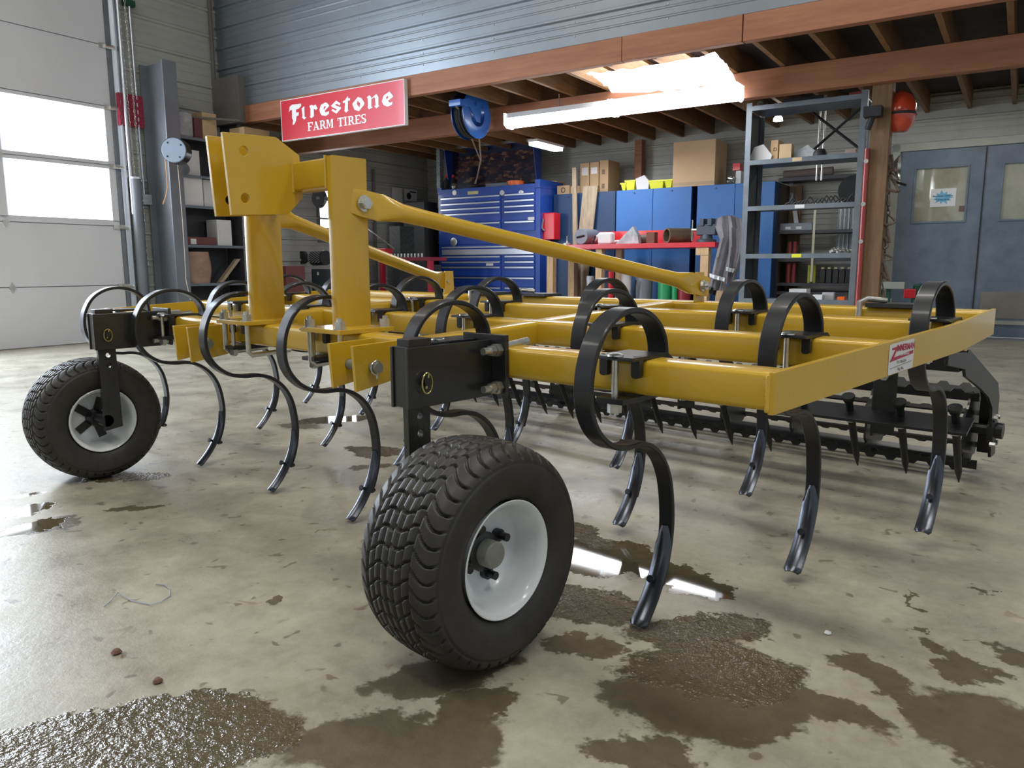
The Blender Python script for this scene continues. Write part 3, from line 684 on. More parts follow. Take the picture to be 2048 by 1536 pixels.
# ================================================================ THE WORKSHOP AROUND IT
def at(px, py, v):
    """(u, z) where the line of sight through a pixel meets the plane v"""
    dx, dy = (px - 1024) / F_PX, (py - 768) / F_PX
    dr = r * dx + d * dy + f
    Vn = Vector((-sB, cB, 0)); t = (v - Vn.dot(CAM)) / Vn.dot(dr); P = CAM + dr * t
    return (P.x * cB + P.y * sB, P.z)
def atU(px, py, u):
    dx, dy = (px - 1024) / F_PX, (py - 768) / F_PX
    dr = r * dx + d * dy + f
    Un = Vector((cB, sB, 0)); t = (u - Un.dot(CAM)) / Un.dot(dr); P = CAM + dr * t
    return (-P.x * sB + P.y * cB, P.z)
def cat3(p, k=4):
    yz = catmull([(a[0], a[2]) for a in p], k); n = len(yz); return [(y, p[0][1] + (p[-1][1] - p[0][1]) * i / (n - 1), z) for i, (y, z) in enumerate(yz)]
def rot2(pts, cx, cy, a): return [(cx + (x - cx) * cos(a) - (y - cy) * sin(a), cy + (x - cx) * sin(a) + (y - cy) * cos(a)) for x, y in pts]
def rbox(x0, x1, y0, y1, z0, z1, a=0):
    return MB().prism(rot2([(x0, y0), (x1, y0), (x1, y1), (x0, y1)], (x0 + x1) / 2, (y0 + y1) / 2, a), 'z', z0, z1)

# ---- the tyre maker's sign
g = {'F': [(-4.951, 2.457), (-4.937, 2.508), (-4.898, 2.525), (-4.814, 2.521), (-4.757, 2.521), (-4.755, 2.494), (-4.797, 2.471), (-4.839, 2.469), (-4.839, 2.435), (-4.797, 2.437), (-4.799, 2.403), (-4.835, 2.397), (-4.844, 2.353), (-4.875, 2.319), (-4.904, 2.315), (-4.889, 2.358), (-4.908, 2.387), (-4.902, 2.469), (-4.928, 2.472)],
 'i': [(-4.748, 2.469), (-4.705, 2.488), (-4.709, 2.38), (-4.678, 2.37), (-4.714, 2.352), (-4.751, 2.375), (-4.739, 2.39)],
 'r': [(-4.628, 2.48), (-4.591, 2.489), (-4.564, 2.476), (-4.533, 2.486), (-4.501, 2.442), (-4.532, 2.429), (-4.551, 2.444), (-4.561, 2.442), (-4.563, 2.378), (-4.561, 2.371), (-4.603, 2.352), (-4.625, 2.368), (-4.616, 2.384), (-4.612, 2.451)],
 'e': [(-4.473, 2.429), (-4.449, 2.473), (-4.378, 2.49), (-4.349, 2.475), (-4.323, 2.449), (-4.398, 2.404), (-4.384, 2.389), (-4.332, 2.397), (-4.336, 2.368), (-4.386, 2.353), (-4.445, 2.366), (-4.468, 2.395)],
 's': [(-4.3, 2.446), (-4.222, 2.49), (-4.161, 2.455), (-4.175, 2.434), (-4.219, 2.459), (-4.239, 2.446), (-4.153, 2.413), (-4.154, 2.404), (-4.224, 2.359), (-4.295, 2.396), (-4.282, 2.415), (-4.232, 2.389), (-4.217, 2.401), (-4.297, 2.439)],
 't': [(-4.053, 2.514), (-4.049, 2.492), (-4.019, 2.489), (-4.022, 2.467), (-4.051, 2.467), (-4.057, 2.383), (-4.041, 2.375), (-4.083, 2.354), (-4.108, 2.373), (-4.102, 2.385), (-4.094, 2.456), (-4.123, 2.452), (-4.127, 2.469), (-4.093, 2.478)],
 'o': [(-3.909, 2.488), (-3.864, 2.474), (-3.82, 2.421), (-3.826, 2.402), (-3.902, 2.348), (-3.962, 2.37), (-3.989, 2.421), (-3.987, 2.434)],
 'n': [(-3.786, 2.468), (-3.754, 2.486), (-3.732, 2.474), (-3.723, 2.454), (-3.655, 2.487), (-3.627, 2.455), (-3.631, 2.377), (-3.615, 2.369), (-3.66, 2.349), (-3.686, 2.371), (-3.67, 2.379), (-3.674, 2.448), (-3.687, 2.459), (-3.724, 2.445), (-3.727, 2.375), (-3.709, 2.364), (-3.764, 2.351), (-3.779, 2.372), (-3.772, 2.387), (-3.773, 2.457)],
 'e2': [(-3.585, 2.407), (-3.558, 2.46), (-3.478, 2.49), (-3.43, 2.439), (-3.437, 2.43), (-3.503, 2.403), (-3.478, 2.382), (-3.44, 2.39), (-3.448, 2.36), (-3.51, 2.349), (-3.562, 2.37)]}
holes = [[(-4.411, 2.436), (-4.395, 2.454), (-4.376, 2.445), (-4.407, 2.418)], [(-3.916, 2.454), (-3.88, 2.421), (-3.891, 2.384), (-3.926, 2.42)], [(-3.528, 2.434), (-3.51, 2.454), (-3.493, 2.436), (-3.516, 2.42)]]
sg = thing('tyre_sign', 'red sign reading Firestone FARM TIRES in white on the mezzanine beam', 'sign', (-4.19, 4.32, 2.16))
box(-5.078, -3.292, 4.30, 4.345, 2.162, 2.578).build('sign_panel', REDS, sg)
for a in ((-5.084, -3.288, 4.296, 4.345, 2.578, 2.584), (-5.084, -3.288, 4.296, 4.345, 2.156, 2.162), (-5.084, -5.078, 4.296, 4.345, 2.162, 2.578), (-3.292, -3.286, 4.296, 4.345, 2.162, 2.578)): box(*a).build('sign_edge', WHT, sg)
for k, p in g.items(): MB().prism(p, 'y', 4.2965, 4.300).build('letter', WHT, sg, ang=0)
for p in holes: MB().prism(p, 'y', 4.2958, 4.2966).build('letter_counter', REDS, sg, ang=0)
SER = {'F': ([(.12, 0, .34, 1), (.12, .88, .9, 1), (.78, .70, .9, .9), (.34, .44, .66, .56), (0, 0, .5, .09), (0, .91, .2, 1)], [], .86),
 'A': ([(0, 0, .36, .08), (.62, 0, 1.08, .08), (.3, .26, .76, .36)], [[(.12, .04), (.22, .04), (.56, 1), (.44, 1)], [(.70, .04), (.98, .04), (.60, 1), (.40, 1)]], 1.02),
 'R': ([(.12, 0, .34, 1), (.12, .88, .66, 1), (.12, .42, .66, .53), (.60, .50, .84, .92), (0, 0, .46, .09), (0, .91, .2, 1), (.82, 0, 1.06, .09)], [[(.46, .46), (.70, .46), (1.0, .04), (.76, .04)]], 1.0),
 'M': ([(.10, 0, .22, 1), (.86, 0, 1.1, 1), (0, 0, .34, .08), (.74, 0, 1.2, .08), (0, .92, .2, 1), (1.0, .92, 1.2, 1)], [[(.14, 1), (.38, 1), (.66, .2), (.56, .05)], [(.56, .05), (.66, .2), (.9, 1), (.82, 1)]], 1.2),
 'T': ([(.36, 0, .60, 1), (0, .88, .96, 1), (0, .70, .10, .9), (.86, .70, .96, .9), (.22, 0, .74, .09)], [], .92),
 'I': ([(.14, 0, .38, 1), (0, 0, .52, .09), (0, .91, .52, 1)], [], .56),
 'E': ([(.12, 0, .34, 1), (.12, .88, .86, 1), (.76, .72, .88, .9), (.34, .44, .66, .56), (.12, 0, .88, .12), (.78, .1, .9, .3), (0, 0, .2, .09), (0, .91, .2, 1)], [], .86),
 'S': ([(.1, 0, .16, .34), (.66, .66, .72, 1)], [[(.12, .12), (.3, 0), (.6, 0), (.8, .16), (.8, .36), (.62, .5), (.3, .62), (.24, .72), (.3, .88), (.5, .92), (.68, .78), (.7, .96), (.5, 1), (.26, 1), (.06, .86), (.06, .66), (.2, .5), (.5, .38), (.58, .26), (.52, .12), (.38, .08), (.2, .2)]], .82)}
x = -4.668; hh = .088
for ch in 'FARM TIRES':
    if ch == ' ': x += .052; continue
    bx, ps, adv = SER[ch]; m = MB(); sx = .098 * .93
    for i, (a, b_, c_, d_) in enumerate(bx): m.prism([(x + a * sx, 2.226 + b_ * hh), (x + c_ * sx, 2.226 + b_ * hh), (x + c_ * sx, 2.226 + d_ * hh), (x + a * sx, 2.226 + d_ * hh)], 'y', 4.2965 + i * .00008, 4.300)
    for i, p in enumerate(ps): m.prism([(x + a * sx, 2.226 + b_ * hh) for a, b_ in p], 'y', 4.2958 - i * .0001, 4.300)
    m.build('letter', WHT, sg, ang=0); x += adv * sx + .008

# ---- fluorescent lights
for i, (u0, u1, lab) in enumerate(((-2.60, -1.435, 'left one of two bright fluorescent fixtures hung end to end under the joists'), (-1.415, -.25, 'right one of two bright fluorescent fixtures, nearest to the grey shelving rack'))):
    t = thing('fluorescent_fixture', lab, 'light', ((u0 + u1) / 2, 5.1, 2.18))
    MB().prism([(5.03, 2.30), (5.17, 2.30), (5.19, 2.25), (5.01, 2.25)], 'x', u0, u1).build('housing', WHT, t)
    MB().prism(catmull([(5.01, 2.25), (5.02, 2.20), (5.06, 2.172), (5.10, 2.165), (5.14, 2.172), (5.18, 2.20), (5.19, 2.25)], 3), 'x', u0 + .01, u1 - .01).build('diffuser', TUBE, t)
    for uu in (u0, u1 - .012): MB().prism([(5.0, 2.30), (5.2, 2.30), (5.2, 2.19), (5.15, 2.16), (5.05, 2.16), (5.0, 2.19)], 'x', uu, uu + .012).build('end_cap', LENS, t)
    MB().tube([((u0 + u1) / 2, 5.1, 2.30), ((u0 + u1) / 2, 5.1, 2.43)], .006, 6).build('hanger', ZNC, t)
u, z = at(1101, 294, 6.8)
t = thing('small_light', 'small fluorescent fixture seen past the raised tool chest lid', 'light', (u, 6.8, z - .03))
box(u - .06, u + .06, 6.4, 7.0, z - .028, z + .01).build('tube_cover', TUBE, t)
box(u - .07, u + .07, 6.38, 7.02, z + .01, z + .04).build('housing', WHT, t)
u, z = at(1556, 242, 6.9)
t = thing('work_lamp', 'lit lamp hanging behind the top bay of the grey rack', 'light', (u, 6.9, z))
MB().lathe([(0, .05), (.03, .045), (.06, .02)], 'z', (u, 6.9, z), 14, True).build('bulb', TUBE, t); MB().tube([(u, 6.9, z + .06), (u, 6.9, 2.43)], .005, 6).build('cord', BLK, t)
# plastic film under the joists, its backlit glow put in as emission
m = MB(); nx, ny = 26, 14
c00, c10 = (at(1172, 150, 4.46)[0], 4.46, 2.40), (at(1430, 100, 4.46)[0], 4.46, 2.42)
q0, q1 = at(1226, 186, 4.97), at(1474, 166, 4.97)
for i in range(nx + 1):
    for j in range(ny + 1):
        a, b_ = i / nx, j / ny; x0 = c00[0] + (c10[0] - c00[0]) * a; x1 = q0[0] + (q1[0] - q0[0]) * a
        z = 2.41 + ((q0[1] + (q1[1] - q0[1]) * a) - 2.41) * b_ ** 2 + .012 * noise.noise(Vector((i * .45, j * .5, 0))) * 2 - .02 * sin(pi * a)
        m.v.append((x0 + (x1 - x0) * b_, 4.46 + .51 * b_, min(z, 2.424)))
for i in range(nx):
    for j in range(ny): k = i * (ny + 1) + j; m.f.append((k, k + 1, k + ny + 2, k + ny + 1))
one('plastic_sheet', m, PLAS, (-1.1, 4.8, 2.4), 'crumpled clear plastic film between the beams, its glow put into the material', 'plastic sheet')

# ---- blue hose reel
ur, vr, zr = -2.93, 4.90, 2.30
t = thing('hose_reel', 'blue steel hose reel hanging from the joists by the front beam', 'hose reel', (ur, vr, zr))
m = MB().lathe([(0, .235), (.006, .235), (.012, .225), (.012, .12), (.0, .12)], 'x', (ur + .07, vr, zr), 40); m.lathe([(0, .235), (-.006, .235), (-.012, .225), (-.012, .12), (0, .12)], 'x', (ur - .07, vr, zr), 40)
m.lathe([(-.07, .12), (.07, .12)], 'x', (ur, vr, zr), 30)
m.build('reel_flange', BLUR, t)
m = MB()
for k, rr_ in ((-.045, .205), (-.015, .215), (.015, .215), (.045, .205)): m.lathe([(k + .015 * cos(a), rr_ + .015 * sin(a)) for a in [2 * pi * q / 8 for q in range(9)]], 'x', (ur, vr, zr), 36)
m.lathe([(-.06, .19), (.06, .19)], 'x', (ur, vr, zr), 30)
m.build('wound_hose', BLK, t)
MB().prism([(vr + .03, zr + .04), (vr - .16, zr + .13), (vr - .26, zr + .10), (vr - .26, zr + .05), (vr - .15, zr + .05), (vr - .03, zr - .08), (vr + .03, zr - .08)], 'x', ur + .088, ur + .096).build('guide_arm', BLUR, t, bevel=.002)
MB().prism([(vr - .03, zr), (vr + .05, zr), (vr + .05, 2.43), (vr - .03, 2.43)], 'x', ur + .086, ur + .092).build('mount_plate', BLUR, t)
MB().box(ur - .05, ur + .095, vr - .30, vr - .24, zr + .04, zr + .10).build('roller_guide', BLUR, t, bevel=.004)
b0 = (ur, vr - .27, zr + .05); pts = [b0, (ur - .02, vr + .1, zr - .25), (ur - .10, vr + .6, 1.95), (ur - .15, vr + .8, 1.84)]
one('air_hose', MB().tube([(ur + .02, vr - .27, zr + .04), (ur - .05, vr + .2, zr - .12), (-3.75, 6.2, 2.07), (-4.62, 7.28, 1.93)], .009, 8).tube([(-4.66, 7.3, 1.93), (-4.60, 7.3, 2.03), (-3.9, 6.4, 2.09), (ur, vr - .20, zr + .05)], .008, 8), HOSEM, (ur, vr, 1.9), 'tan air hose running down from the blue reel to the tool chest', 'hose')

# ---- tool chest
TV = 7.2
uL, uR = at(876.5, 480, TV)[0], at(1079, 480, TV)[0]
t = thing('tool_chest', 'tall blue roller tool chest with many drawers and its lid up', 'tool chest', ((uL + uR) / 2, TV + .3, 0))
ztop = at(960, 376, TV)[1]; zmid = at(960, 487, TV)[1]
def zc(y): return at(960, 280 + y / 4.8, TV)[1]
box(uL, uR, TV + .012, TV + .62, zmid - .01, ztop - .05).build('upper_body', BLUC, t, bevel=.004)
box(uL, uR, TV + .012, TV + .62, .12, zmid - .012).build('lower_body', BLUC, t, bevel=.004)
for a in ((uL, uL + .075), (uR - .075, uR)): box(a[0], a[1], TV, TV + .62, ztop - .05, ztop + .04 if a[0] == uL else ztop + .06).build('side_rim', BLUC, t, bevel=.003)
box(uL + .075, uR - .075, TV, TV + .02, zc(530), ztop + .01).build('top_rail', BLUC, t)
ulm = at(1001.5, 480, TV)[0]; urm = at(1010, 480, TV)[0]; ul0 = at(884, 480, TV)[0]; ur1 = at(1069.5, 480, TV)[0]
def drawer(a, b_, z1, z0, hm=ALU):
    dd = box(a, b_, TV - .008, TV + .012, z0 + .004, z1 - .004).build('drawer', DRW, t, bevel=.002)
    MB().prism([(TV - .010, z1 - .008), (TV - .024, z1 - .012), (TV - .024, z1 - .030), (TV - .018, z1 - .030), (TV - .010, z1 - .018)], 'x', a + .006, b_ - .006).build('drawer_pull', hm, dd)
rows = [532, 590, 642, 692, 787, 885]
for a, b_ in zip(rows[:-1], rows[1:]): drawer(ul0, ulm, zc(a), zc(b_)); drawer(urm, ur1, zc(a), zc(b_))
drawer(ul0, ur1, zc(1014), zc(1106))
box(ul0 + .01, ur1 - .01, TV - .020, TV - .008, zc(1100), zc(1048)).build('work_top_front', ALU, t)
rows = [1108, 1160, 1210, 1310, 1405, 1500, 1600, 1720]
for a, b_ in zip(rows[:-1], rows[1:]): drawer(ul0, ulm, zc(a), zc(b_)); drawer(urm, ur1, zc(a), zc(b_))
for k in (uL + .12, uR - .12): MB().lathe([(-.02, .0), (-.02, .06), (.02, .06), (.02, 0)], 'x', (k, TV + .12, .06), 18).build('caster', BLK, t)
# badges
for px, w_, m_ in ((946, 12, YPL), (909, 7, ZNC), (1004, 6, ZNC), (1042, 8, ZNC)):
    a, zz = at(px, 385.5, TV); q = MB()
    if m_ is YPL: q.box(a - .09, a + .09, TV - .003, TV, zz - .022, zz + .022)
    else: q.lathe([(-.004, .0), (-.004, .035), (0, .04)], 'y', (a, TV, zz), 20, True)
    q.build('badge', m_ if m_ is not YPL else mat('gold_badge', (.55, .50, .22), .4), t)
a, zz = at(908, 484, TV); MB().lathe([(-.012, .0), (-.012, .045), (-.009, .06)], 'y', (a, TV, zz), 22, True).build('badge', ZNC, t)
a, zz = at(980, 529, TV); box(a - .06, a + .06, TV - .012, TV - .008, zz - .016, zz + .016).build('sticker', WHP, t)
a, zz = at(1063, 437, TV); box(a - .05, a + .05, TV - .012, TV - .008, zz - .02, zz + .02).build('sticker', WHP, t)
# lid with the printed picture inside
LV = 7.74; la, lz1 = at(905, 293, LV); lb, lz2 = at(1082, 288, LV); zt_ = (lz1 + lz2) / 2
lid = MB().box(la, lb, LV, LV + .02, ztop, zt_).build('lid', BLUC, t)
box(la, lb, LV - .22, LV, zt_ - .02, zt_).build('lid_front', BLUC, t); box(la, lb, LV - .235, LV - .22, zt_ - .035, zt_ + .002).build('lid_trim', ALU, t)
for a in (la, lb - .012): MB().prism([(LV, ztop), (LV - .10, ztop + .05), (LV - .22, zt_), (LV, zt_)], 'x', a, a + .012).build('lid_side', BLUC, t)
pm_ = bpy.data.materials.new('lid_picture'); pm_.use_nodes = True; nt = pm_.node_tree; N = nt.nodes; L = nt.links; b = N['Principled BSDF']; b.inputs['Roughness'].default_value = .3
tc = N.new('ShaderNodeTexCoord'); mp = N.new('ShaderNodeMapping'); mp.inputs['Scale'].default_value = (6, 1, 14); L.new(tc.outputs['Object'], mp.inputs[0])
vo = N.new('ShaderNodeTexVoronoi'); vo.inputs['Scale'].default_value = 2.2; vo.distance = 'CHEBYCHEV'; L.new(mp.outputs[0], vo.inputs[0])
nz_ = N.new('ShaderNodeTexNoise'); nz_.inputs['Scale'].default_value = .8; nz_.inputs['Detail'].default_value = 6; L.new(mp.outputs[0], nz_.inputs[0])
c1 = N.new('ShaderNodeValToRGB'); L.new(vo.outputs['Color'], c1.inputs[0]); e = c1.color_ramp.elements
e[0].position = .2; e[0].color = (.012, .010, .018, 1); e[1].position = .95; e[1].color = (.42, .25, .12, 1); q = e.new(.6); q.color = (.11, .035, .04, 1)
c2 = N.new('ShaderNodeValToRGB'); L.new(nz_.outputs[0], c2.inputs[0]); c2.color_ramp.elements[0].position = .42; c2.color_ramp.elements[1].position = .6
mx = N.new('ShaderNodeMix'); mx.data_type = 'RGBA'; L.new(c2.outputs[0], mx.inputs[0]); mx.inputs[6].default_value = (.012, .014, .035, 1); L.new(c1.outputs[0], mx.inputs[7]); L.new(mx.outputs[2], b.inputs['Base Color'])
box(la + .04, lb - .06, LV - .006, LV - .001, ztop + .10, zt_ - .10).build('lid_picture', pm_, t)
box(la + .012, lb - .012, LV - .003, LV - .0005, ztop, zt_ - .02).build('lid_lining', mat('lid_navy', (.012, .02, .06), .4), t)
# on the chest
u, z = at(893, 380, TV + .15)
def lathe_thing(name, lab, cat, base, prof, m, group=None, ax='z', n=18, ang=35):
    return one(name, MB().lathe(prof, ax, base, n, True), m, base, lab, cat, group, ang=ang)
bt = thing('spray_bottle', 'dark spray bottle with red cap on the tool chest', 'bottle', (u, TV + .15, ztop))
MB().lathe([(0, .0), (0, .040), (.14, .040), (.18, .018), (.20, .016)], 'z', (u, TV + .15, ztop), 18, True).build('bottle_body', DRK, bt)
MB().lathe([(.20, .018), (.235, .018), (.24, 0)], 'z', (u, TV + .15, ztop), 14, True).build('cap', RED, bt)
b2 = dup(bt); b2.location = W(u + .085, TV + .2, ztop); b2['label'] = 'dark spray bottle with red cap standing right of its twin'
u, z = at(880, 370, TV + .1); 
one('drill_index', rbox(u - .045, u + .02, TV + .08, TV + .16, ztop + .04, ztop + .62), mat('perforated_grey', (.30, .33, .35), .5, .4, 0, 40, col2=(.10, .11, .12)), (u, TV + .1, ztop + .04), 'perforated grey metal strip standing on the left end of the tool chest', 'metal strip')
u, z = at(909, 376, TV + .06); lathe_thing('chrome_ball', 'chrome ball on the front edge of the tool chest', 'ball', (u, TV + .06, ztop + .01), [(0, .01), (.01, .035), (.045, .05), (.08, .035), (.092, .002)], ZNC)
u, z = at(1031, 374, TV + .2); lathe_thing('orange_cap', 'orange round cap on the tool chest', 'tub', (u, TV + .2, ztop + .01), [(0, .115), (.07, .12), (.075, .1), (.075, 0)], ORG)  # round orange piece is a loose cap
u, z = at(999, 372, TV + .25); one('grey_tray', rbox(u - .20, u + .20, TV + .2, TV + .4, ztop, ztop + .075, .05), STL, (u, TV + .3, ztop), 'flat grey tray on the tool chest before the picture', 'tray')
u, z = at(1086, 372, TV + .2); one('work_light_head', MB().box(u - .05, u + .05, TV + .15, TV + .25, z - .08, z + .03).tube([(u, TV + .16, z - .08), (u + .01, TV + .10, z - .3), (u - .01, TV + .08, z - .6)], .012, 8), DRK, (u, TV + .2, z - .6), 'black lamp head with a dangling cord at the right rim of the chest', 'lamp')
u, z = at(1098, 452, TV + .1); a0, z0 = at(1085, 480, TV + .1); a1, z1 = at(1110, 425, TV + .1)
t = thing('red_dispenser', 'red metal box hung on the right side of the tool chest', 'box', ((a0 + a1) / 2, TV + .15, z0))
box(a0, a1, TV + .08, TV + .25, z0, z1).build('box_body', RED, t, bevel=.012); MB().tube([(a0 + .03, TV + .07, z1 - .08), (a0 + .02, TV + .05, z1 - .2), (a0 + .05, TV + .07, z0 + .12)], .012, 8).build('hose_stub', STL, t)

# ---- blue cabinets with cartons on top
CV = 7.5; CZ = 1.735
units = [(1107, 1231, BLUD, 'blue tall cabinet beside the tool chest with shade put into its door colour, timber leaning on it'), (1232.5, 1383, BLUP, 'bright blue tall cabinet in the middle behind the red bench'), (1394, 1549, BLUP, 'blue tall cabinet behind the vise and grey rack')]  # first cabinet's doors carry its shade as a darker blue
for a, b_, m_, lab in units:
    u0, u1 = at(a, 400, CV)[0], at(b_, 400, CV)[0]
    t = thing('tall_cabinet', lab, 'cabinet', ((u0 + u1) / 2, CV + .2, 0))
    box(u0, u1, CV + .02, CV + .42, 0, CZ - .002).build('cabinet_body', BLUD, t)
    n_ = 2; 
    for k in range(n_):
        p0, p1 = u0 + (u1 - u0) * k / n_, u0 + (u1 - u0) * (k + 1) / n_
        pp = box(p0 + .0025, p1 - .0025, CV, CV + .019, .08, CZ).build('cabinet_door', m_, t, bevel=.002)
        MB().lathe([(-.006, 0), (-.006, .009), (0, .011)], 'y', ((p0 + p1) / 2, CV, CZ - .04), 10, True).build('lock', BLK, pp)
ct = 'cartons on top of the blue cabinets'
def carton(px0, px1, y0, y1, v, dep, lab, m_=CARD, a=0, label_face=True, grp=ct, zb=CZ):
    u0, _ = at(px0, (y0 + y1) / 2, v); u1, z1 = at(px1, y0, v)
    z1 = at((px0 + px1) / 2, y0, v)[1]
    t = thing('cardboard_box', lab, 'box', ((u0 + u1) / 2, v + dep / 2, zb), grp)
    rbox(u0, u1, v, v + dep, zb, z1, a).build('carton_body', m_, t, bevel=.004)
    box(u0 + .004, u1 - .004, v - .0015, v, zb + (z1 - zb) * .03, zb + (z1 - zb) * .1).build('tape', mat('box_tape', (.44, .30, .17), .4), t)
    return t, u0, u1, z1
carton(1094, 1113, 362, 391, 7.66, .25, 'brown open carton next to the tool chest lid')
t, a, b_, z = carton(1114, 1139, 371, 391, 7.58, .3, 'low brown carton with a round mark, second from the tool chest'); MB().lathe([(-.003, .025), (-.003, .035)], 'y', ((a + b_) / 2, 7.58, (CZ + z) / 2), 16).build('printed_mark', DRK, t)
carton(1141, 1159, 372, 389, 7.60, .2, 'low pale carton behind the thin leaning timber', CARD2)
t, a, b_, z = carton(1160, 1178.5, 326, 388, 7.62, .3, 'tall narrow carton, left of three standing in a row'); box(a + .03, b_ - .02, 7.617, 7.62, z - .16, z - .06).build('shipping_label', WHP, t)
t, a, b_, z = carton(1179.5, 1197.5, 324, 386, 7.62, .3, 'tall narrow carton, middle one of three standing in a row'); box(a + .02, b_ - .02, 7.617, 7.62, z - .15, z - .07).build('shipping_label', WHP, t)
t, a, b_, z = carton(1199, 1217, 320, 382, 7.62, .34, 'tall carton with printed marks, right of three standing in a row')
for k in (.12, .3, .42): box(a + .035, b_ - .05, 7.617, 7.62, z - k - .06, z - k).build('printed_mark', mat('ink', (.22, .13, .09), .7), t)
carton(1180, 1194, 372, 388, 7.56, .05, 'small brown box at the foot of the tall cartons')
t, a, b_, z = carton(1346, 1432, 281, 374, 7.52, .42, 'very large plain carton on top of the blue cabinets', CARD2)
yb = 'yellow plastic bins on the blue cabinets'
for i, (p0, p1, y0) in enumerate(((1241, 1252, 366), (1250, 1270, 361), (1297, 1327, 361), (1328, 1344, 359))):
    u0, u1 = at(p0, 370, 7.55)[0], at(p1, 370, 7.55)[0]; z1 = at(p0, y0, 7.55)[1]
    t = thing('yellow_bin', ['yellow plastic bin squeezed beside the tall cartons, leftmost', 'yellow plastic bin left of the white pouch', 'wide yellow plastic bin right of the white pouch', 'yellow plastic bin touching the very large carton'][i], 'bin', ((u0 + u1) / 2, 7.62, CZ), yb)
    MB().quadstrip([[(u0 + .02, 7.57, CZ), (u1 - .02, 7.57, CZ), (u1 - .02, 7.75, CZ), (u0 + .02, 7.75, CZ)], [(u0, 7.55, z1), (u1, 7.55, z1), (u1, 7.77, z1), (u0, 7.77, z1)]]).build('bin_body', YPL, t, bevel=.004)
    MB().box(u0 - .005, u1 + .005, 7.545, 7.56, z1 - .02, z1).build('bin_rim', YPL, t)
u0, u1 = at(1273, 370, 7.55)[0], at(1296, 370, 7.55)[0]; z1 = at(1285, 350, 7.55)[1]
one('white_pouch', MB().prism([(u0, CZ), (u1, CZ), (u1 + .01, CZ + .10), ((u0 + u1) / 2 + .02, z1), (u0 - .02, CZ + .14)], 'y', 7.56, 7.62), WHP, ((u0 + u1) / 2, 7.6, CZ), 'white plastic pouch standing between yellow bins', 'pouch', ang=0)
for (p0, p1, y0, y1, m_, lab, c_) in ((1466, 1480, 327, 341, RED, 'small red box at the end of the cabinet top by the rack', 'box'), (1472, 1482, 342, 358, WHP, 'small white carton under the red box by the rack', 'box')):
    u0, u1 = at(p0, y0, 7.6)[0], at(p1, y0, 7.6)[0]; z0, z1 = at(p0, y1, 7.6)[1], at(p0, y0, 7.6)[1]
    one('small_box', box(u0, u1, 7.6, 7.72, CZ if c_ == 'box' and m_ is WHP else z0, z1), m_, ((u0 + u1) / 2, 7.65, z0), lab, c_)
m = MB(); u, z = at(1462, 362, 7.56)
for k in range(9): m.tube([(u + random.uniform(-.06, .06), 7.56 + random.uniform(0, .1), CZ + random.uniform(.0, .06)), (u + random.uniform(-.06, .06), 7.56 + random.uniform(0, .1), CZ + random.uniform(.02, .1))], .014, 7)
one('fittings_heap', m, ZNC, (u, 7.6, CZ), 'little heap of metal fittings on the cabinet top', 'fittings', kind='stuff')
# leaning timbers
for (p0, y0, p1, y1, hw, th, m_, lab) in ((1148, 335, 1151, 480, .030, .03, WOODG, 'thin upright timber leaning against the blue cabinets'), (1181, 372, 1166, 480, .105, .02, WOODG, 'wide weathered board leaning on the blue cabinet beside the tool chest')):
    vt, vb = (7.455, 7.33) if hw < .05 else (7.465, 7.40)
    a, za = at(p0, y0, vt); b_, zb_ = at(p1, y1, (vt + vb) / 2); s_ = zb_ / (za - zb_); bf = b_ + (b_ - a) * s_ * .6; vf = vb
    one('leaning_board', MB().quadstrip([[(bf - hw, vf, 0), (bf + hw, vf, 0), (bf + hw, vf + th, 0), (bf - hw, vf + th, 0)], [(a - hw, vt, za), (a + hw, vt, za), (a + hw, vt + th, za), (a - hw, vt + th, za)]]), m_, (bf, vf, 0), lab, 'board')

# ---- red bench
BV0, BV1 = 6.6, 7.30; BZ = 1.040
bu0, bu1 = -3.12, -.93
t = thing('workbench', 'red topped workbench on timber legs before the blue cabinets', 'workbench', ((bu0 + bu1) / 2, 6.95, 0))
box(bu0, bu1, BV0, BV1, BZ - .055, BZ).build('bench_top', RED, t, bevel=.004)
box(-2.86, -1.33, BV1 - .02, BV1, BZ, 1.215).build('back_board', RED, t, bevel=.003)
for a, w_ in ((at(1101, 560, 6.65)[0], .045), (at(1198, 560, 6.65)[0], .04), (at(1409, 540, 6.65)[0], .045)):
    for vv in (6.63, 7.17): box(a - w_, a + w_, vv, vv + .09, 0, BZ - .056).build('leg', WOODL, t, bevel=.003)
for a in (at(1409, 500, 6.62)[0],): box(a - .10, a + .045, 6.62, 6.66, BZ - .14, BZ - .056).build('bracket_board', WOODL, t)
box(bu0 + .1, bu1 - .1, 6.80, 7.2, .22, .25).build('lower_shelf', WOODD, t)
# things on the bench
u, z = at(1167, 470, 6.85); t = thing('grey_tank', 'grey round tank lying on the red bench', 'tank', (u, 6.8, BZ))
MB().lathe([(0, 0), (0, .09), (.02, .10), (.34, .10), (.37, .08), (.37, 0)], 'y', (u, 6.78, BZ + .10), 28).build('tank_body', STL, t); MB().tube([(u - .05, 6.77, BZ + .09), (u + .05, 6.77, BZ + .11)], .012, 8).build('handle', BLK, t)
u, z = at(1212, 478, 6.7); t = thing('white_jug', 'white plastic jug lying on the red bench', 'jug', (u, 6.7, BZ))
rbox(u - .10, u + .09, 6.66, 6.78, BZ, BZ + .14).build('jug_body', WHT, t, bevel=.03); MB().tube([(u - .10, 6.72, BZ + .11), (u - .17, 6.72, BZ + .05)], .02, 10).build('spout', WHT, t); MB().tube([(u - .13, 6.68, BZ + .10), (u - .17, 6.68, BZ + .01)], .012, 8).build('trigger', BLK, t)
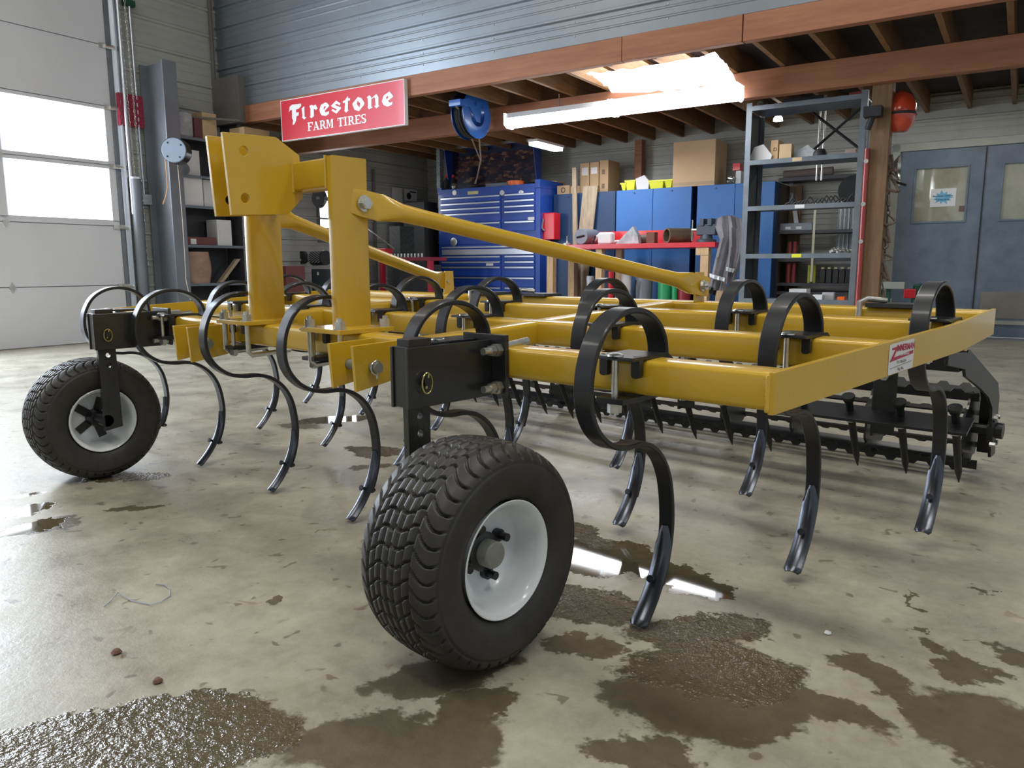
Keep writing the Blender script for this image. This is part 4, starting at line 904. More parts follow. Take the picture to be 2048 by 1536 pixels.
u, z = at(1134, 482, 6.7); t = thing('grease_fitting', 'small chrome fitting on a round foot at the left bench end', 'fitting', (u, 6.7, BZ)); MB().lathe([(0, .05), (.02, .05), (.03, .015), (.05, .01)], 'z', (u, 6.7, BZ), 16, True).build('foot', ZNC, t); MB().tube([(u, 6.7, BZ + .05), (u, 6.7, BZ + .11)], .005, 6).build('stem', ZNC, t)
u0, u1 = at(1224, 478, 6.9)[0], at(1262, 478, 6.9)[0]; one('steel_rod', MB().tube([(u0, 6.95, BZ + .03), (u1 + .3, 6.9, BZ + .05)], .024, 12), ZNC, (u0, 6.9, BZ), 'bright steel rod lying on the red bench behind the bag', 'rod')
u, z = at(1282, 474, 6.85); one('rusty_tube', MB().tube([(u - .1, 6.9, BZ + .055), (u + .16, 6.86, BZ + .055)], .055, 16), mat('rusty_steel', (.13, .09, .07), .6, .3, .3, 20), (u, 6.85, BZ), 'dark short tube lying on the red bench', 'tube')
u, z = at(1304, 474, 6.85); one('brown_block', rbox(u - .05, u + .05, 6.8, 6.9, BZ, BZ + .13), mat('rust_block', (.20, .09, .06), .7), (u, 6.85, BZ), 'brown block standing on the red bench behind the bag', 'block')
u, z = at(1258, 476, 6.75); one('clear_bag', MB().prism([(u - .16, BZ), (u + .14, BZ), (u + .12, BZ + .10), (u + .06, BZ + .20), (u - .02, BZ + .13)], 'y', 6.72, 6.80), POUCH, (u, 6.75, BZ), 'clear plastic bag slumped on the red bench', 'bag', ang=0)
u0, z = at(1335, 476, 6.75); u1, z = at(1382, 474, 6.85)
m = MB().lathe([(0, .070), (0, .085), (.30, .085), (.30, .07), (0, .07)], 'x', (0, 0, 0), 28); a_ = .9
m.v = [(u0 + x * cos(a_) - y * sin(a_), 6.72 + x * sin(a_) + y * cos(a_), BZ + .085 + z_) for x, y, z_ in m.v]
one('brass_pipe', m, mat('bronze_pipe', (.24, .20, .13), .45, .6, .3, 15), (u0, 6.75, BZ), 'wide bronze pipe piece lying open end forward on the bench', 'pipe')
u, z = at(1413, 470, 6.8); t = thing('bench_vise', 'grey bench vise bolted at the right end of the red bench', 'vise', (u, 6.8, BZ))
VS_ = mat('vise_grey', (.07, .09, .11), .45, .3, .15, 14)
MB().lathe([(0, .11), (.03, .11), (.04, .07), (.09, .06)], 'z', (u, 6.8, BZ), 20, True).build('base', VS_, t)
rbox(u - .10, u + .12, 6.74, 6.88, BZ + .08, BZ + .20).build('body', VS_, t, bevel=.01); rbox(u - .06, u - .01, 6.72, 6.90, BZ + .18, BZ + .26).build('jaw', VS_, t, bevel=.005); rbox(u + .03, u + .08, 6.72, 6.90, BZ + .18, BZ + .26).build('jaw', VS_, t, bevel=.005)
MB().tube([(u - .08, 6.78, BZ + .14), (u - .16, 6.76, BZ + .14)], .018, 10).tube([(u - .15, 6.76, BZ + .02), (u - .15, 6.76, BZ + .25)], .008, 8).build('screw_handle', ZNC, t)
# jacket over the vise
t = thing('work_jacket', 'grey work jacket with reflective bands draped from the vise', 'jacket', (-.82, 6.5, .55))
def cloth(path_l, path_r, v, n=18, fold=.03, ph=0):
    """drape between two pixel outlines, folds in depth"""
    rings = []; k = len(path_l)
    for i, (a, b_) in enumerate(zip(path_l, path_r)):
        ua, za = at(a[0], a[1], v); ub, zb_ = at(b_[0], b_[1], v); front = []; back = []
        for j in range(n + 1):
            s_ = j / n; uu = ua + (ub - ua) * s_; zz = za + (zb_ - za) * s_; fo = fold * sin(s_ * 9 + ph + i * .35) + .015 * sin(s_ * 23 + i) - .05 * sin(pi * s_)
            front.append((uu, v + fo, zz)); back.append((uu, v + fo + .05 * sin(pi * s_) + .012, zz))
        rings.append(front + back[::-1])
    return MB().quadstrip(rings)
cloth([(1432, 436), (1428, 452), (1438, 480), (1428, 520), (1420, 560), (1416, 578)], [(1468, 430), (1476, 445), (1472, 470), (1464, 505), (1457, 540), (1446, 582)], 6.52).build('jacket_sleeve', GRY, t, ang=60)
cloth([(1452, 430), (1455, 452), (1456, 490), (1455, 530), (1452, 566)], [(1484, 438), (1489, 460), (1488, 500), (1478, 535), (1468, 572)], 6.50, ph=1.4).build('jacket_body', GRY, t, ang=60)
cloth([(1419, 547), (1418, 553)], [(1450, 556), (1449, 563)], 6.43, fold=.005).build('reflective_band', REFL, t, ang=60)
cloth([(1453, 534), (1452, 541)], [(1469, 538), (1467, 545)], 6.42, fold=.005).build('reflective_band', REFL, t, ang=60)
cloth([(1419, 572), (1416, 582)], [(1434, 577), (1431, 592)], 6.50, fold=.01).build('cuff', DRK, t, ang=60)
# under the bench
def can(px, py0, wpx, v, m_, lab, cat, name='bucket', zb=.25, lid=None, grp='cans and buckets under the red bench'):
    u, z1 = at(px, py0, v); r_ = wpx / 2 / 165
    t = thing(name, lab, cat, (u, v, zb), grp)
    MB().lathe([(0, 0), (0, r_ * .9), (z1 - zb - .02, r_), (z1 - zb, r_ * .98), (z1 - zb, 0)], 'z', (u, v, zb), 20).build('body', m_, t)
    MB().lathe([(z1 - zb - .045, r_ * 1.05), (z1 - zb - .02, r_ * 1.06), (z1 - zb - .02, r_)], 'z', (u, v, zb), 20).build('rim', lid or m_, t)
can(1289, 548, 34, 7.0, mat('grey_plastic', (.16, .17, .20), .4), 'grey bucket under the red bench', 'bucket')
can(1331, 553, 30, 7.0, GREN, 'green bucket under the red bench', 'bucket')
can(1369, 560, 26, 7.0, mat('dark_red', (.22, .01, .02), .4), 'dark red bucket under the red bench, right of the green one', 'bucket')
can(1350, 566, 12, 6.95, GREN, 'small green can squeezed between the green and dark red buckets', 'can', 'paint_can')
can(1222, 543, 12, 6.9, RED, 'slim bright red cylinder under the red bench', 'cylinder', 'gas_cylinder')
can(1181, 552, 16, 6.9, POUCH, 'clear glass jar behind the left timber leg', 'jar', 'glass_jar')
can(1253, 541, 22, 7.05, WHP, 'pale tub left of the grey bucket', 'tub', 'tub')
u, z = at(1272, 560, 6.85); one('leaning_hose', MB().tube([(u - .06, 6.85, .25), (u + .0, 6.85, .62)], .012, 8), BLK, (u, 6.85, .25), 'thin black rod leaning before the grey bucket', 'rod')

# ---- grey shelving rack
RV = 5.45; RU0, RU1 = -.300, .690; RD = .46
t = thing('shelving_rack', 'tall grey steel shelving rack against the timber post', 'shelf', (.2, RV + .2, 0))
for a in (RU0, RU1 - .05):
    for vv in (RV, RV + RD - .05):
        MB().box(a, a + .05, vv, vv + .004, 0, 2.205).box(a if a == RU0 else a + .046, a + .004 if a == RU0 else a + .05, vv, vv + .05, 0, 2.205).build('upright', RACK, t)
SZ = [2.155, 1.690, 1.290, .868, .47, .12]
for z in SZ:
    s_ = box(RU0 + .02, RU1 - .02, RV + .003, RV + RD, z, z + .012).build('shelf_board', RACK, t)
    box(RU0 + .05, RU1 - .05, RV - .001, RV + .003, z - .018, z + .022).build('shelf_lip', RACK, s_)
MB().box(RU0 + .004, RU0 + .008, RV + .01, RV + RD, .1, 2.15).build('side_panel', RACKD, t)
for z, m_, px in ((1.690, CARD2, 1590), (1.290, WHP, 1600), (.868, YPL, 1599)):
    u = at(px, 400, RV)[0]; box(u - .04, u + .04, RV - .003, RV - .001, z - .012, z + .018).build('shelf_tag', m_, t)
box(RU0 + .3, RU0 + .34, RV + RD, RV + RD + .004, 1.7, 2.15)
MB().tube([(RU0 + .33, RV + RD + .02, 1.70), (RU1 - .12, RV + RD + .02, 2.16)], .012, 4).build('cross_brace', RACKD, t); MB().tube([(RU0 + .45, RV + RD + .03, 2.16), (RU1 - .02, RV + RD + .03, 1.72)], .012, 4).build('cross_brace', RACKD, t)
def rk(px0, px1, py0, v, dep, sz, m_, lab, cat, name, a=0, bev=.003):
    u0, u1 = at(px0, 300, v)[0], at(px1, 300, v)[0]; z1 = at((px0 + px1) / 2, py0, v)[1]
    return one(name, rbox(u0, u1, v, v + dep, sz + .012, z1, a), m_, ((u0 + u1) / 2, v + dep / 2, sz + .012), lab, cat, bevel=bev)
rk(1541, 1556, 280, 5.58, .18, 1.690, CARD, 'small upright brown box with a letter D on the rack', 'box', 'parts_box')
o = bpy.data.objects['parts_box']; 
ud, zd = at(1550, 299, 5.575); text('printed_letter', 'D', .045, mat('ink2', (.08, .03, .03), .7), o, (ud - OFF['parts_box'][0], 5.578 - OFF['parts_box'][1], zd - OFF['parts_box'][2]), (pi / 2, 0, 0))
rk(1557, 1581, 288, 5.54, .16, 1.690, CARD2, 'small tan box in front of the brown one on the rack', 'box', 'parts_box', .1)
u, z = at(1524, 308, 5.6); one('parts_bag', MB().prism([(u - .12, 1.702), (u + .08, 1.702), (u + .10, 1.76), (u + .02, 1.86), (u - .06, 1.84)], 'y', 5.56, 5.68), WHP, (u, 5.6, 1.702), 'crumpled grey parts bag at the left of the rack', 'bag', ang=0)
u, z = at(1612, 312, 5.65); one('clear_wrap', MB().prism([(u - .10, 1.702), (u + .10, 1.702), (u + .08, 1.78), (u + .02, 1.83), (u - .09, 1.77)], 'y', 5.6, 5.7), POUCH, (u, 5.65, 1.702), 'clear wrapped part in the middle of the second shelf', 'bag', ang=0)
u, z = at(1640, 312, 5.6); lathe_thing('black_knob', 'black round knob on the second rack shelf', 'tub', (u, 5.6, 1.702), [(0, .06), (.05, .06), (.08, .04), (.085, 0)], DRK)  # round black piece is a loose knob
rk(1690, 1712, 298, 5.6, .14, 1.690, mat('pinkish', (.42, .28, .26), .6), 'small pink box at the right end of the second shelf', 'box', 'parts_box')
MBs = MB().tube([(at(1640, 235, 6.6)[0], 6.6, 1.62), (at(1640, 235, 6.6)[0], 6.6, 2.43)], .009, 8); one('metal_strut', MBs, ZNC, (at(1640, 235, 6.6)[0], 6.6, 1.3), 'bright upright steel strut behind the rack, left of two', 'strut')
MBs = MB().tube([(at(1650, 235, 6.6)[0], 6.6, 1.62), (at(1650, 235, 6.6)[0], 6.6, 2.43)], .009, 8); one('metal_strut', MBs, ZNC, (at(1650, 235, 6.6)[0], 6.6, 1.3), 'bright upright steel strut behind the rack, right of two', 'strut')
# cloths and belts on the top shelf
u, z = at(1520, 200, 5.6)
m = MB()
for k in range(7): m.tube(cat3([(u - .05 + random.uniform(-.04, .04), 5.55 + .02 * k, 2.168), (u + random.uniform(-.05, .05), 5.55 + .02 * k, 2.168 + random.uniform(.03, .07)), (u + .08 + random.uniform(-.03, .05), 5.55 + .02 * k, 2.17)], 4), .008, 6)
one('cable_bundle', m, ZNC, (u, 5.6, 2.167), 'tangle of pale cables on top of the rack, left end', 'cable', kind='stuff')
rk(1560, 1640, 194, 5.55, .3, 2.155, DRK, 'dark folded tarp on top of the rack', 'tarp', 'folded_tarp', .03)
rk(1665, 1688, 192, 5.55, .2, 2.155, mat('grey_rag', (.3, .25, .25), .8), 'pale rag on top of the rack', 'rag', 'rag', .1)
rk(1692, 1722, 184, 5.55, .2, 2.155, mat('red_rag', (.30, .06, .05), .8), 'dull red rag on top of the rack beside the post', 'rag', 'rag', -.06)
# third and fourth shelf
m = MB()
for k in range(16):
    u = .02 + k * .035; m.tube(cat3([(u, 5.6, 1.305), (u + .05, 5.62, 1.34 + random.uniform(0, .05)), (u + .10, 5.6, 1.31)], 3), .007, 6)
one('belt_heap', m, DRK, (.3, 5.6, 1.303), 'low heap of black belts on the third rack shelf', 'belts', kind='stuff')
u, z = at(1586, 402, 5.7); lathe_thing('black_bottle', 'short black bottle standing on the third rack shelf', 'bottle', (u, 5.7, 1.302), [(0, .035), (.08, .035), (.11, .018), (.13, .018), (.13, 0)], DRK)
u, z = at(1705, 385, 5.75); lathe_thing('belt_pulley', 'large black disc leaning at the right end of the third shelf', 'disc', (u, 5.8, 1.31), [(0, 0), (0, .13), (.04, .13), (.04, 0)], DRK, ax='y', n=24)
o = bpy.data.objects['belt_pulley']; o.location.z += .13
u, z = at(1525, 508, 5.6); lathe_thing('steel_plate', 'round dull plate lying on the fourth rack shelf, left end', 'plate', (u, 5.65, .88), [(0, .11), (.008, .12), (.012, .10), (.012, 0)], mat('dull_plate', (.25, .20, .16), .5, .4))
m = MB(); u, z = at(1690, 495, 5.6)
for k in range(14): m.lathe([(0, .0), (.01, .02), (.03, .024), (.05, .0)], 'z', (u + random.uniform(-.12, .1), 5.55 + random.uniform(0, .2), .88 + random.uniform(0, .03)), 8)
one('fittings_heap', m, ZNC, (u, 5.6, .88), 'heap of shiny small parts on the fourth rack shelf, right end', 'fittings', kind='stuff')
rk(1593, 1629, 578, 5.6, .15, .47, WHP, 'white box on the low rack shelf, left of two', 'box', 'white_box')
rk(1642, 1662, 590, 5.5, .12, .47, WHP, 'small white box at the front of the low rack shelf', 'box', 'white_box')
rk(1660, 1684, 585, 5.6, .12, .47, mat('greyish_white', (.55, .56, .58), .6), 'pale folded sheet behind the small white box', 'sheet', 'folded_sheet', .1)
rk(1693, 1708, 594, 5.55, .1, .47, ORG, 'small orange box at the right end of the low rack shelf', 'box', 'orange_box')

# ---- dark open shelving further back, seen through the rack
t = thing('dark_shelving', 'dark open shelving behind the grey rack', 'shelf', (-.15, 7.9, 0))
for z in (1.15, .83, .55, .45): box(-.54, .40, 7.70, 8.05, z, z + .035).build('shelf_board', RACKD, t)
box(-.545, -.40, 8.055, 8.10, 0, 1.72).build('side_board', POST, t)
for a in (-.59, .40): box(a, a + .05, 7.70, 8.05, 0, 1.72).build('upright', WOODD if a < 0 else RACKD, t)
t = thing('upper_shelf', 'dark plank shelf with rolled goods on the back wall', 'shelf', (0, 8.0, 1.76)); box(-.62, .50, 7.85, 8.14, 1.76, 1.80).build('shelf_board', RACKD, t); MB().tube([(-.6, 8.0, 1.85), (-.05, 8.0, 1.86)], .05, 12).build('rolled_mat', mat('brown_roll', (.14, .11, .10), .8), t)
m = MB()
for k in range(10):
    u = .02 + k * .045; one('steel_channel', MB().box(u, u + .032, 8.09, 8.10, .9, 1.72 - (k % 3) * .05).box(u, u + .004, 8.075, 8.09, .9, 1.72 - (k % 3) * .05), mat('galv_strip', (.42, .46, .48), .4, .5), (u, 8.09, .9), ['first', 'second', 'third', 'fourth', 'fifth', 'sixth', 'seventh', 'eighth', 'ninth', 'last'][k] + ' upright galvanised channel from the left in the row behind the racks', 'channel', 'galvanised channels standing against the back wall')
one('steel_channel', MB().quadstrip([[(-.42, 7.95, 1.16), (-.37, 7.95, 1.16), (-.37, 7.96, 1.16), (-.42, 7.96, 1.16)], [(-.58, 8.10, 1.85), (-.53, 8.10, 1.85), (-.53, 8.11, 1.85), (-.58, 8.11, 1.85)]]), mat('galv_strip', (.42, .46, .48)), (-.4, 8, 1.2), 'slanted galvanised channel leaning behind the rack', 'channel')
for k, x in enumerate((-.44, -.38)):
    one('red_tube', MB().tube([(x, 7.8, .585), (x, 7.8, .83 - .02)], .022, 10).tube([(x, 7.8, .865), (x, 7.8, 1.06)], .022, 10), mat('tube_red', (.30, .05, .05), .4), (x, 7.8, .585), ['slim red tube standing on the dark shelving, left one', 'slim red tube standing on the dark shelving, right one'][k], 'tube')
for k in range(6):
    u = -.05 + k * .07
    t = thing('oil_bottle', ['leftmost', 'second', 'third', 'fourth', 'fifth', 'rightmost'][k] + ' black bottle in the row of six on the dark shelving', 'bottle', (u, 7.78, .585), 'black bottles on the dark shelving'); box(u - .028, u + .028, 7.75, 7.82, .585, .74).build('bottle_body', DRK, t, bevel=.006); box(u - .016, u + .016, 7.748, 7.75, .745, .765).build('tag', mat('tag_tan', (.45, .42, .22), .6), t); MB().lathe([(.155, .012), (.18, .012)], 'z', (u, 7.785, .585), 8, True).build('cap', DRK, t)
for k, x in enumerate((-.20, -.14)): one('yellow_tube', MB().tube([(x, 7.76, .585), (x, 7.76, .79)], .015, 8), mat('olive_yellow', (.42, .42, .05), .5), (x, 7.76, .585), ['thin yellow green tube on the dark shelving, left one', 'thin yellow green tube on the dark shelving, right one'][k], 'tube')
t = thing('socket_tray', 'grey tray with two white labels on the dark shelving', 'tray', (-.4, 7.75, 1.185)); box(-.55, -.18, 7.71, 7.82, 1.186, 1.27).build('tray_body', STL, t, bevel=.004)
for x in (-.48, -.36): box(x, x + .06, 7.707, 7.71, 1.20, 1.23).build('tray_label', WHP, t)
one('perforated_strip', box(-.17, -.145, 7.69, 7.70, .6, 1.5), mat('pale_strip', (.55, .53, .38), .6), (-.16, 7.7, .6), 'pale perforated strip standing before the dark shelving', 'metal strip')

# ---- the pair of doors at the right
fr = struct('trim_9', MB().box(.545, .625, 8.10, 8.2, 0, 2.11).box(.545, 2.32, 8.10, 8.2, 2.03, 2.11).box(2.26, 2.34, 8.10, 8.2, 0, 2.03), FRM, (1.4, 8.2, 0), bevel=.003)
for i, (a, b_) in enumerate(((.630, 1.440), (1.446, 2.256))):
    w0, w1 = (.795, 1.285) if i == 0 else (1.615, 2.09)
    dm = MB().box(a, w0, 8.125, 8.165, .02, 2.026).box(w1, b_, 8.125, 8.165, .02, 2.026).box(w0, w1, 8.125, 8.165, .02, 1.262).box(w0, w1, 8.125, 8.165, 1.832, 2.026)
    dr_ = struct('door_%d' % (i + 2), dm, DOORM, ((a + b_) / 2, 8.14, 0))
    for q in ((w0 - .02, w1 + .02, 8.115, 8.126, 1.242, 1.262), (w0 - .02, w1 + .02, 8.115, 8.126, 1.832, 1.852), (w0 - .02, w0, 8.115, 8.126, 1.262, 1.832), (w1, w1 + .02, 8.115, 8.126, 1.262, 1.832)): box(*q).build('glass_bead', DOORM, dr_, bevel=.002)
    box(w0, w1, 8.143, 8.149, 1.262, 1.832).build('glass', GLS, dr_)
    for z in (1.72, .35): box(a - .01 if i == 0 else b_ - .012, a + .012 if i == 0 else b_ + .01, 8.105, 8.126, z - .06, z + .06).build('hinge', ZNC, dr_)
    if i == 1: box(a + .06, b_ - .02, 8.119, 8.126, .22, .50).build('kick_plate', PLY, dr_)
    else: box(a + .2, b_ - .02, 8.119, 8.126, .22, .42).build('kick_plate', DOORM, dr_)
    box(a, b_, 8.108, 8.126, .155, .195).build('sweep_rail', FRM, dr_)
    if i == 0: MB().box(b_ - .003, b_ + .008, 8.112, 8.126, .05, 2.02).build('astragal', DRK, dr_)
struct('threshold', box(.545, 3.2, 7.97, 8.12, 0, .012), STL, (1.4, 8.1, 0)); bpy.data.objects['threshold'].name = 'trim_10'
# notice taped in the door window
pu0, pz1 = at(1862, 378, 8.12); pu1, _ = at(1913, 378, 8.12); pz0 = at(1890, 413, 8.12)[1]
t = thing('door_notice', 'white notice with a blue starburst taped inside the left door window', 'notice', ((pu0 + pu1) / 2, 8.135, pz0))
box(pu0, pu1, 8.138, 8.141, pz0, pz1).build('paper', WHP, t)
cx, cz = (pu0 + pu1) / 2 - .005, (pz0 + pz1) / 2; star = []
rs_ = [1, .62, 1.0, .6, .95, .6, 1.15, .62, .95, .6, 1.05, .6, .9, .62, 1.05, .6, .95, .58, 1.1, .6, .9, .62]
for k in range(22):
    a = 2 * pi * k / 22; star.append((cx + .105 * rs_[k] * cos(a), cz + .072 * rs_[k] * sin(a)))
MB().prism(star, 'y', 8.1365, 8.138).build('starburst', mat('burst_blue', (.16, .42, .62), .6), t, ang=0)
ink = mat('ink_navy', (.02, .07, .16), .6)
for s_, dz in (('Greenhouse Combos', .018), ('February 8-10', -.022)):
    text('notice_text', s_, .022, ink, t, (cx - (pu0 + pu1) / 2, 8.1362 - 8.135, cz + dz - pz0), (pi / 2, 0, 0), bold=.0006)
u, z = at(1923, 417, 8.12); one('small_sticker', box(u - .025, u + .03, 8.137, 8.141, z - .03, z + .03), mat('sticker_brown', (.16, .10, .09), .6), (u, 8.14, z - .03), 'small brown sticker in the lower corner of the left door window', 'sticker')
# room behind the door glass is a mirror of lamps in the photo: a tube lamp in the office
# things by the doors and on the post
u, z = at(1787, 335, 5.5)
t = thing('red_helmet', 'glossy red hood hanging on the back of the timber post', 'helmet', (.93, 5.47, 1.86))
MB().lathe([(-.17, 0), (-.165, .06), (-.12, .10), (-.04, .12), (.04, .115), (.11, .085), (.15, .03), (.155, 0)], 'z', (.93, 5.50, 2.02), 24).build('shell', mat('helmet_red', (.62, .07, .03), .2, coat=.5), t); MB().lathe([(-.01, .118), (.01, .118), (.01, .124), (-.01, .124), (-.01, .118)], 'z', (.93, 5.5, 1.99), 24).build('band', DRK, t)
u, z = at(1752, 222, 5.32); one('power_tool', MB().box(u - .08, u + .05, 5.24, 5.35, z - .05, z + .03).tube([(u - .02, 5.30, z - .04), (u - .05, 5.30, z - .14)], .025, 10), DRK, (u, 5.3, z - .1), 'black power tool hanging high on the timber post', 'tool')
u, z = at(1785, 334, 5.62); t = thing('clamp_lamp', 'silver clamp lamp reflector on the right side of the post', 'lamp', (u, 5.6, z - .1)); MB().lathe([(0, .015), (.03, .03), (.08, .09), (.085, .09), (.03, .02)], 'x', (u - .03, 5.6, z), 22).build('reflector', ZNC, t); MB().tube([(u - .02, 5.6, z - .04), (u + .02, 5.58, z - .12), (u + .12, 5.56, z - .16)], .01, 8).build('arm', DRK, t)
m = MB()
for k in range(14):
    zz = .35 + k * .095; m.tube(cat3([(.892, 5.42, zz), (.905 + random.uniform(0, .07), 5.42, zz + random.uniform(-.07, .05)), (.895, 5.44, zz + random.uniform(.03, .12))], 3), random.uniform(.005, .014), 6)
one('tool_tangle', m, mat('tangle_mix', (.18, .14, .11), .5, .3, .4, 20), (.9, 5.4, .35), 'tangle of cords and small tools hung along the post side', 'cords', kind='stuff')
u0, z1 = at(1760, 564, 7.2); u1, _ = at(1822, 568, 7.2)
t = thing('floor_machine', 'low bench machine with pale rail and dark green body by the doors', 'machine', ((u0 + u1) / 2, 7.3, 0))
box(u0, u1 - .06, 7.2, 7.26, z1 - .07, z1).build('rail', FRM, t, bevel=.004); box(u0 + .3, u1 + .08, 7.28, 7.6, .12, z1 - .02).build('body', DGRN, t, bevel=.02)
box(u1 - .06, u1 + .05, 7.18, 7.24, z1 - .16, z1 - .07).build('red_guard', RED, t, bevel=.01); 
for a in (u0 + .05, u1): box(a, a + .04, 7.3, 7.34, 0, z1 - .07).build('leg', DGRN, t)

# ---- left side: steel column, shelf, wall things
t = thing('steel_column', 'tall grey steel I-beam column standing free by the left wall', 'column', (-6.02, 3.45, 0))
MB().box(-6.215, -5.805, 3.445, 3.455, 0, 2.93).build('web', STL, t); box(-6.22, -6.205, 3.37, 3.53, 0, 2.93).build('flange', STL, t); box(-5.81, -5.795, 3.37, 3.53, 0, 2.93).build('flange', STL, t)
u, z = at(346, 302, 3.25)
t = thing('round_wall_box', 'round black-rimmed grey disc box mounted on the steel column', 'box', (u, 3.3, z - .14))
m1 = MB().lathe([(-.09, 0), (-.09, .118), (-.08, .125)], 'y', (u, 3.28, z), 32, True); m1.build('face', mat('disc_face', (.27, .33, .42), .4), t); MB().lathe([(-.082, .128), (.07, .13), (.08, .12), (.08, 0)], 'y', (u, 3.28, z), 32, True).build('body', BLK, t)
for a in (.6, 2.2, 3.9, 5.4): MB().lathe([(-.0935, 0), (-.0935, .009), (-.09, .009)], 'y', (u + .09 * cos(a), 3.28, z + .09 * sin(a)), 8, True).build('screw', BLK, t)
o = t; o.rotation_euler = (0, 0, BY + radians(38))
pts = [at(x, y, 3.3) for x, y in ((330, 312), (333, 345), (335, 375), (331, 395), (326, 408))]
one('orange_cord', MB().tube([(a, 3.3, b_) for a, b_ in pts], .006, 6), mat('cord_orange', (.6, .32, .12), .5), (pts[0][0], 3.3, pts[-1][1]), 'orange cable loop hanging in front of the steel column', 'cable').name = 'orange_cable'
pts = [at(x, y, 3.36) for x, y in ((356, 335), (360, 380), (365, 440), (369, 500), (372, 560), (381, 600))]
MB().tube([(pts[0][0] , 3.36, pts[0][1] + .3)] + [(a, 3.36, b_) for a, b_ in pts], .005, 6).build('rope', mat('rope_tan', (.5, .42, .34), .7), bpy.data.objects['steel_column'])
# shelf on the left wall
LU = -5.92; t = thing('parts_shelf', 'dark steel parts shelf on the left wall beside the I-beam', 'shelf', (-6.1, 3.95, 0))
LZ = [2.205, 1.795, 1.465, 1.03, .60, .25]
for z in LZ:
    s_ = box(-6.23, LU, 3.56, 4.34, z - .012, z).build('shelf_board', RACKD, t); box(LU, LU + .004, 3.58, 4.34, z - .028, z + .002).build('shelf_lip', RACK, s_)
for vv in (3.555, 4.34): MB().box(-6.23, LU + .004, vv, vv + .006, 0, 2.45).build('side_panel', RACKD, t)
box(-6.24, -6.232, 3.56, 4.34, 0, 2.3).build('back_panel', RACKD, t)
def lb(px0, px1, py0, zb, m_, lab, name, cat, du=.05, dep=.2, bev=.004):
    v0, _ = atU(px0, py0, LU - du); v1, _ = atU(px1, py0, LU - du); z1 = atU((px0 + px1) / 2, py0, LU - du)[1]
    v1 = min(v1, 4.33)
    return one(name, box(LU - du - dep, LU - du, v0, v1, zb, z1), m_, (LU - du - dep / 2, (v0 + v1) / 2, zb), lab, cat, bevel=bev)
lb(357, 386, 222, 2.206, POUCH, 'grey plastic parcel on the top of the left wall shelf', 'parcel', 'parcel', bev=.03)
lb(388, 402, 236, 2.206, mat('maroon_box', (.16, .05, .05), .6), 'small maroon box on the top of the left wall shelf', 'small_box', 'box')
lb(404, 432, 226, 2.206, CARD2, 'torn tan carton on the top of the left wall shelf', 'cardboard_box', 'box')
a_, z_ = at(436, 246, 4.3); b__, _ = at(488, 246, 4.3); one('cardboard_box', box(-5.86, -5.60, 4.20, 4.55, 2.16, 2.35), CARD, (-5.7, 4.4, 2.16), 'brown carton with a hand hole under the grey corner column', 'box')
one('board_bracket', box(-5.88, -5.56, 4.18, 4.58, 2.12, 2.158), WOODD, (-5.7, 4.4, 2.12), 'short dark plank carrying the carton below the corner column', 'board')
lb(372, 398, 300, 1.797, WHP, 'white bent card box on the second left shelf', 'white_box', 'box', .08, .1)
v_, z_ = atU(362, 320, LU - .1); lathe_thing('tape_roll', 'grey roll standing on the second left shelf', 'roll', (LU - .1, v_, 1.86), [(-.06, .03), (-.06, .062), (.06, .062), (.06, .03)], STL, ax='x')
lb(363, 404, 355, 1.467, WHT, 'large white carton on the third left shelf', 'white_box', 'box', .03, .24)
lb(406, 430, 360, 1.467, WHP, 'second white carton on the third left shelf, nearer the corner', 'white_box', 'box', .06, .2)
t2_ = lb(368, 432, 474, 1.032, mat('maroon_box', (.16, .05, .05)), 'long dark red carton with a white label on the fourth left shelf', 'red_carton', 'box', .02, .2)
v_, z_ = atU(387, 483, LU - .02); q = box(LU - .0195, LU - .018, v_ - .035, v_ + .035, z_ - .03, z_ + .03).build('shipping_label', WHP, t2_)
lb(433, 462, 440, 1.032, WHP, 'tall white carton at the end of the fourth left shelf', 'white_box', 'box', .04, .2)
v0, z1 = atU(371, 503, LU - .02); v1, z0 = atU(432, 566, LU - .02)
m = MB(); rings = []
for k in range(9):
    s_ = k / 8; w_ = .5 + .5 * sin(pi * min(1, s_ * 1.3 + .15)); cv = (v0 + v1) / 2; hv = (v1 - v0) / 2 * (.86 + .14 * sin(pi * s_)); rings.append([(LU - .02 - .12 + .12 * cos(a) * (1 if cos(a) > 0 else .9), cv + hv * (abs(sin(a)) ** .45) * (1 if sin(a) > 0 else -1) * (1 + .03 * sin(5 * a + k)), .602 + (z1 - .602) * s_) for a in [2 * pi * j / 28 for j in range(28)]])
one('wrapped_bundle', m.quadstrip(rings), BROWN, (LU - .15, (v0 + v1) / 2, .602), 'big brown wrapped bundle on the fifth left shelf', 'bundle', ang=60)
one('timber_offcut', MB().quadstrip([[(LU - .1, 4.02, .605), (LU - .04, 4.02, .605), (LU - .04, 4.07, .605), (LU - .1, 4.07, .605)], [(LU - .1, 4.28, .88), (LU - .04, 4.28, .88), (LU - .04, 4.33, .88), (LU - .1, 4.33, .88)]]), WOODG, (LU - .07, 4.05, .605), 'timber offcut leaning beside the brown bundle', 'board')
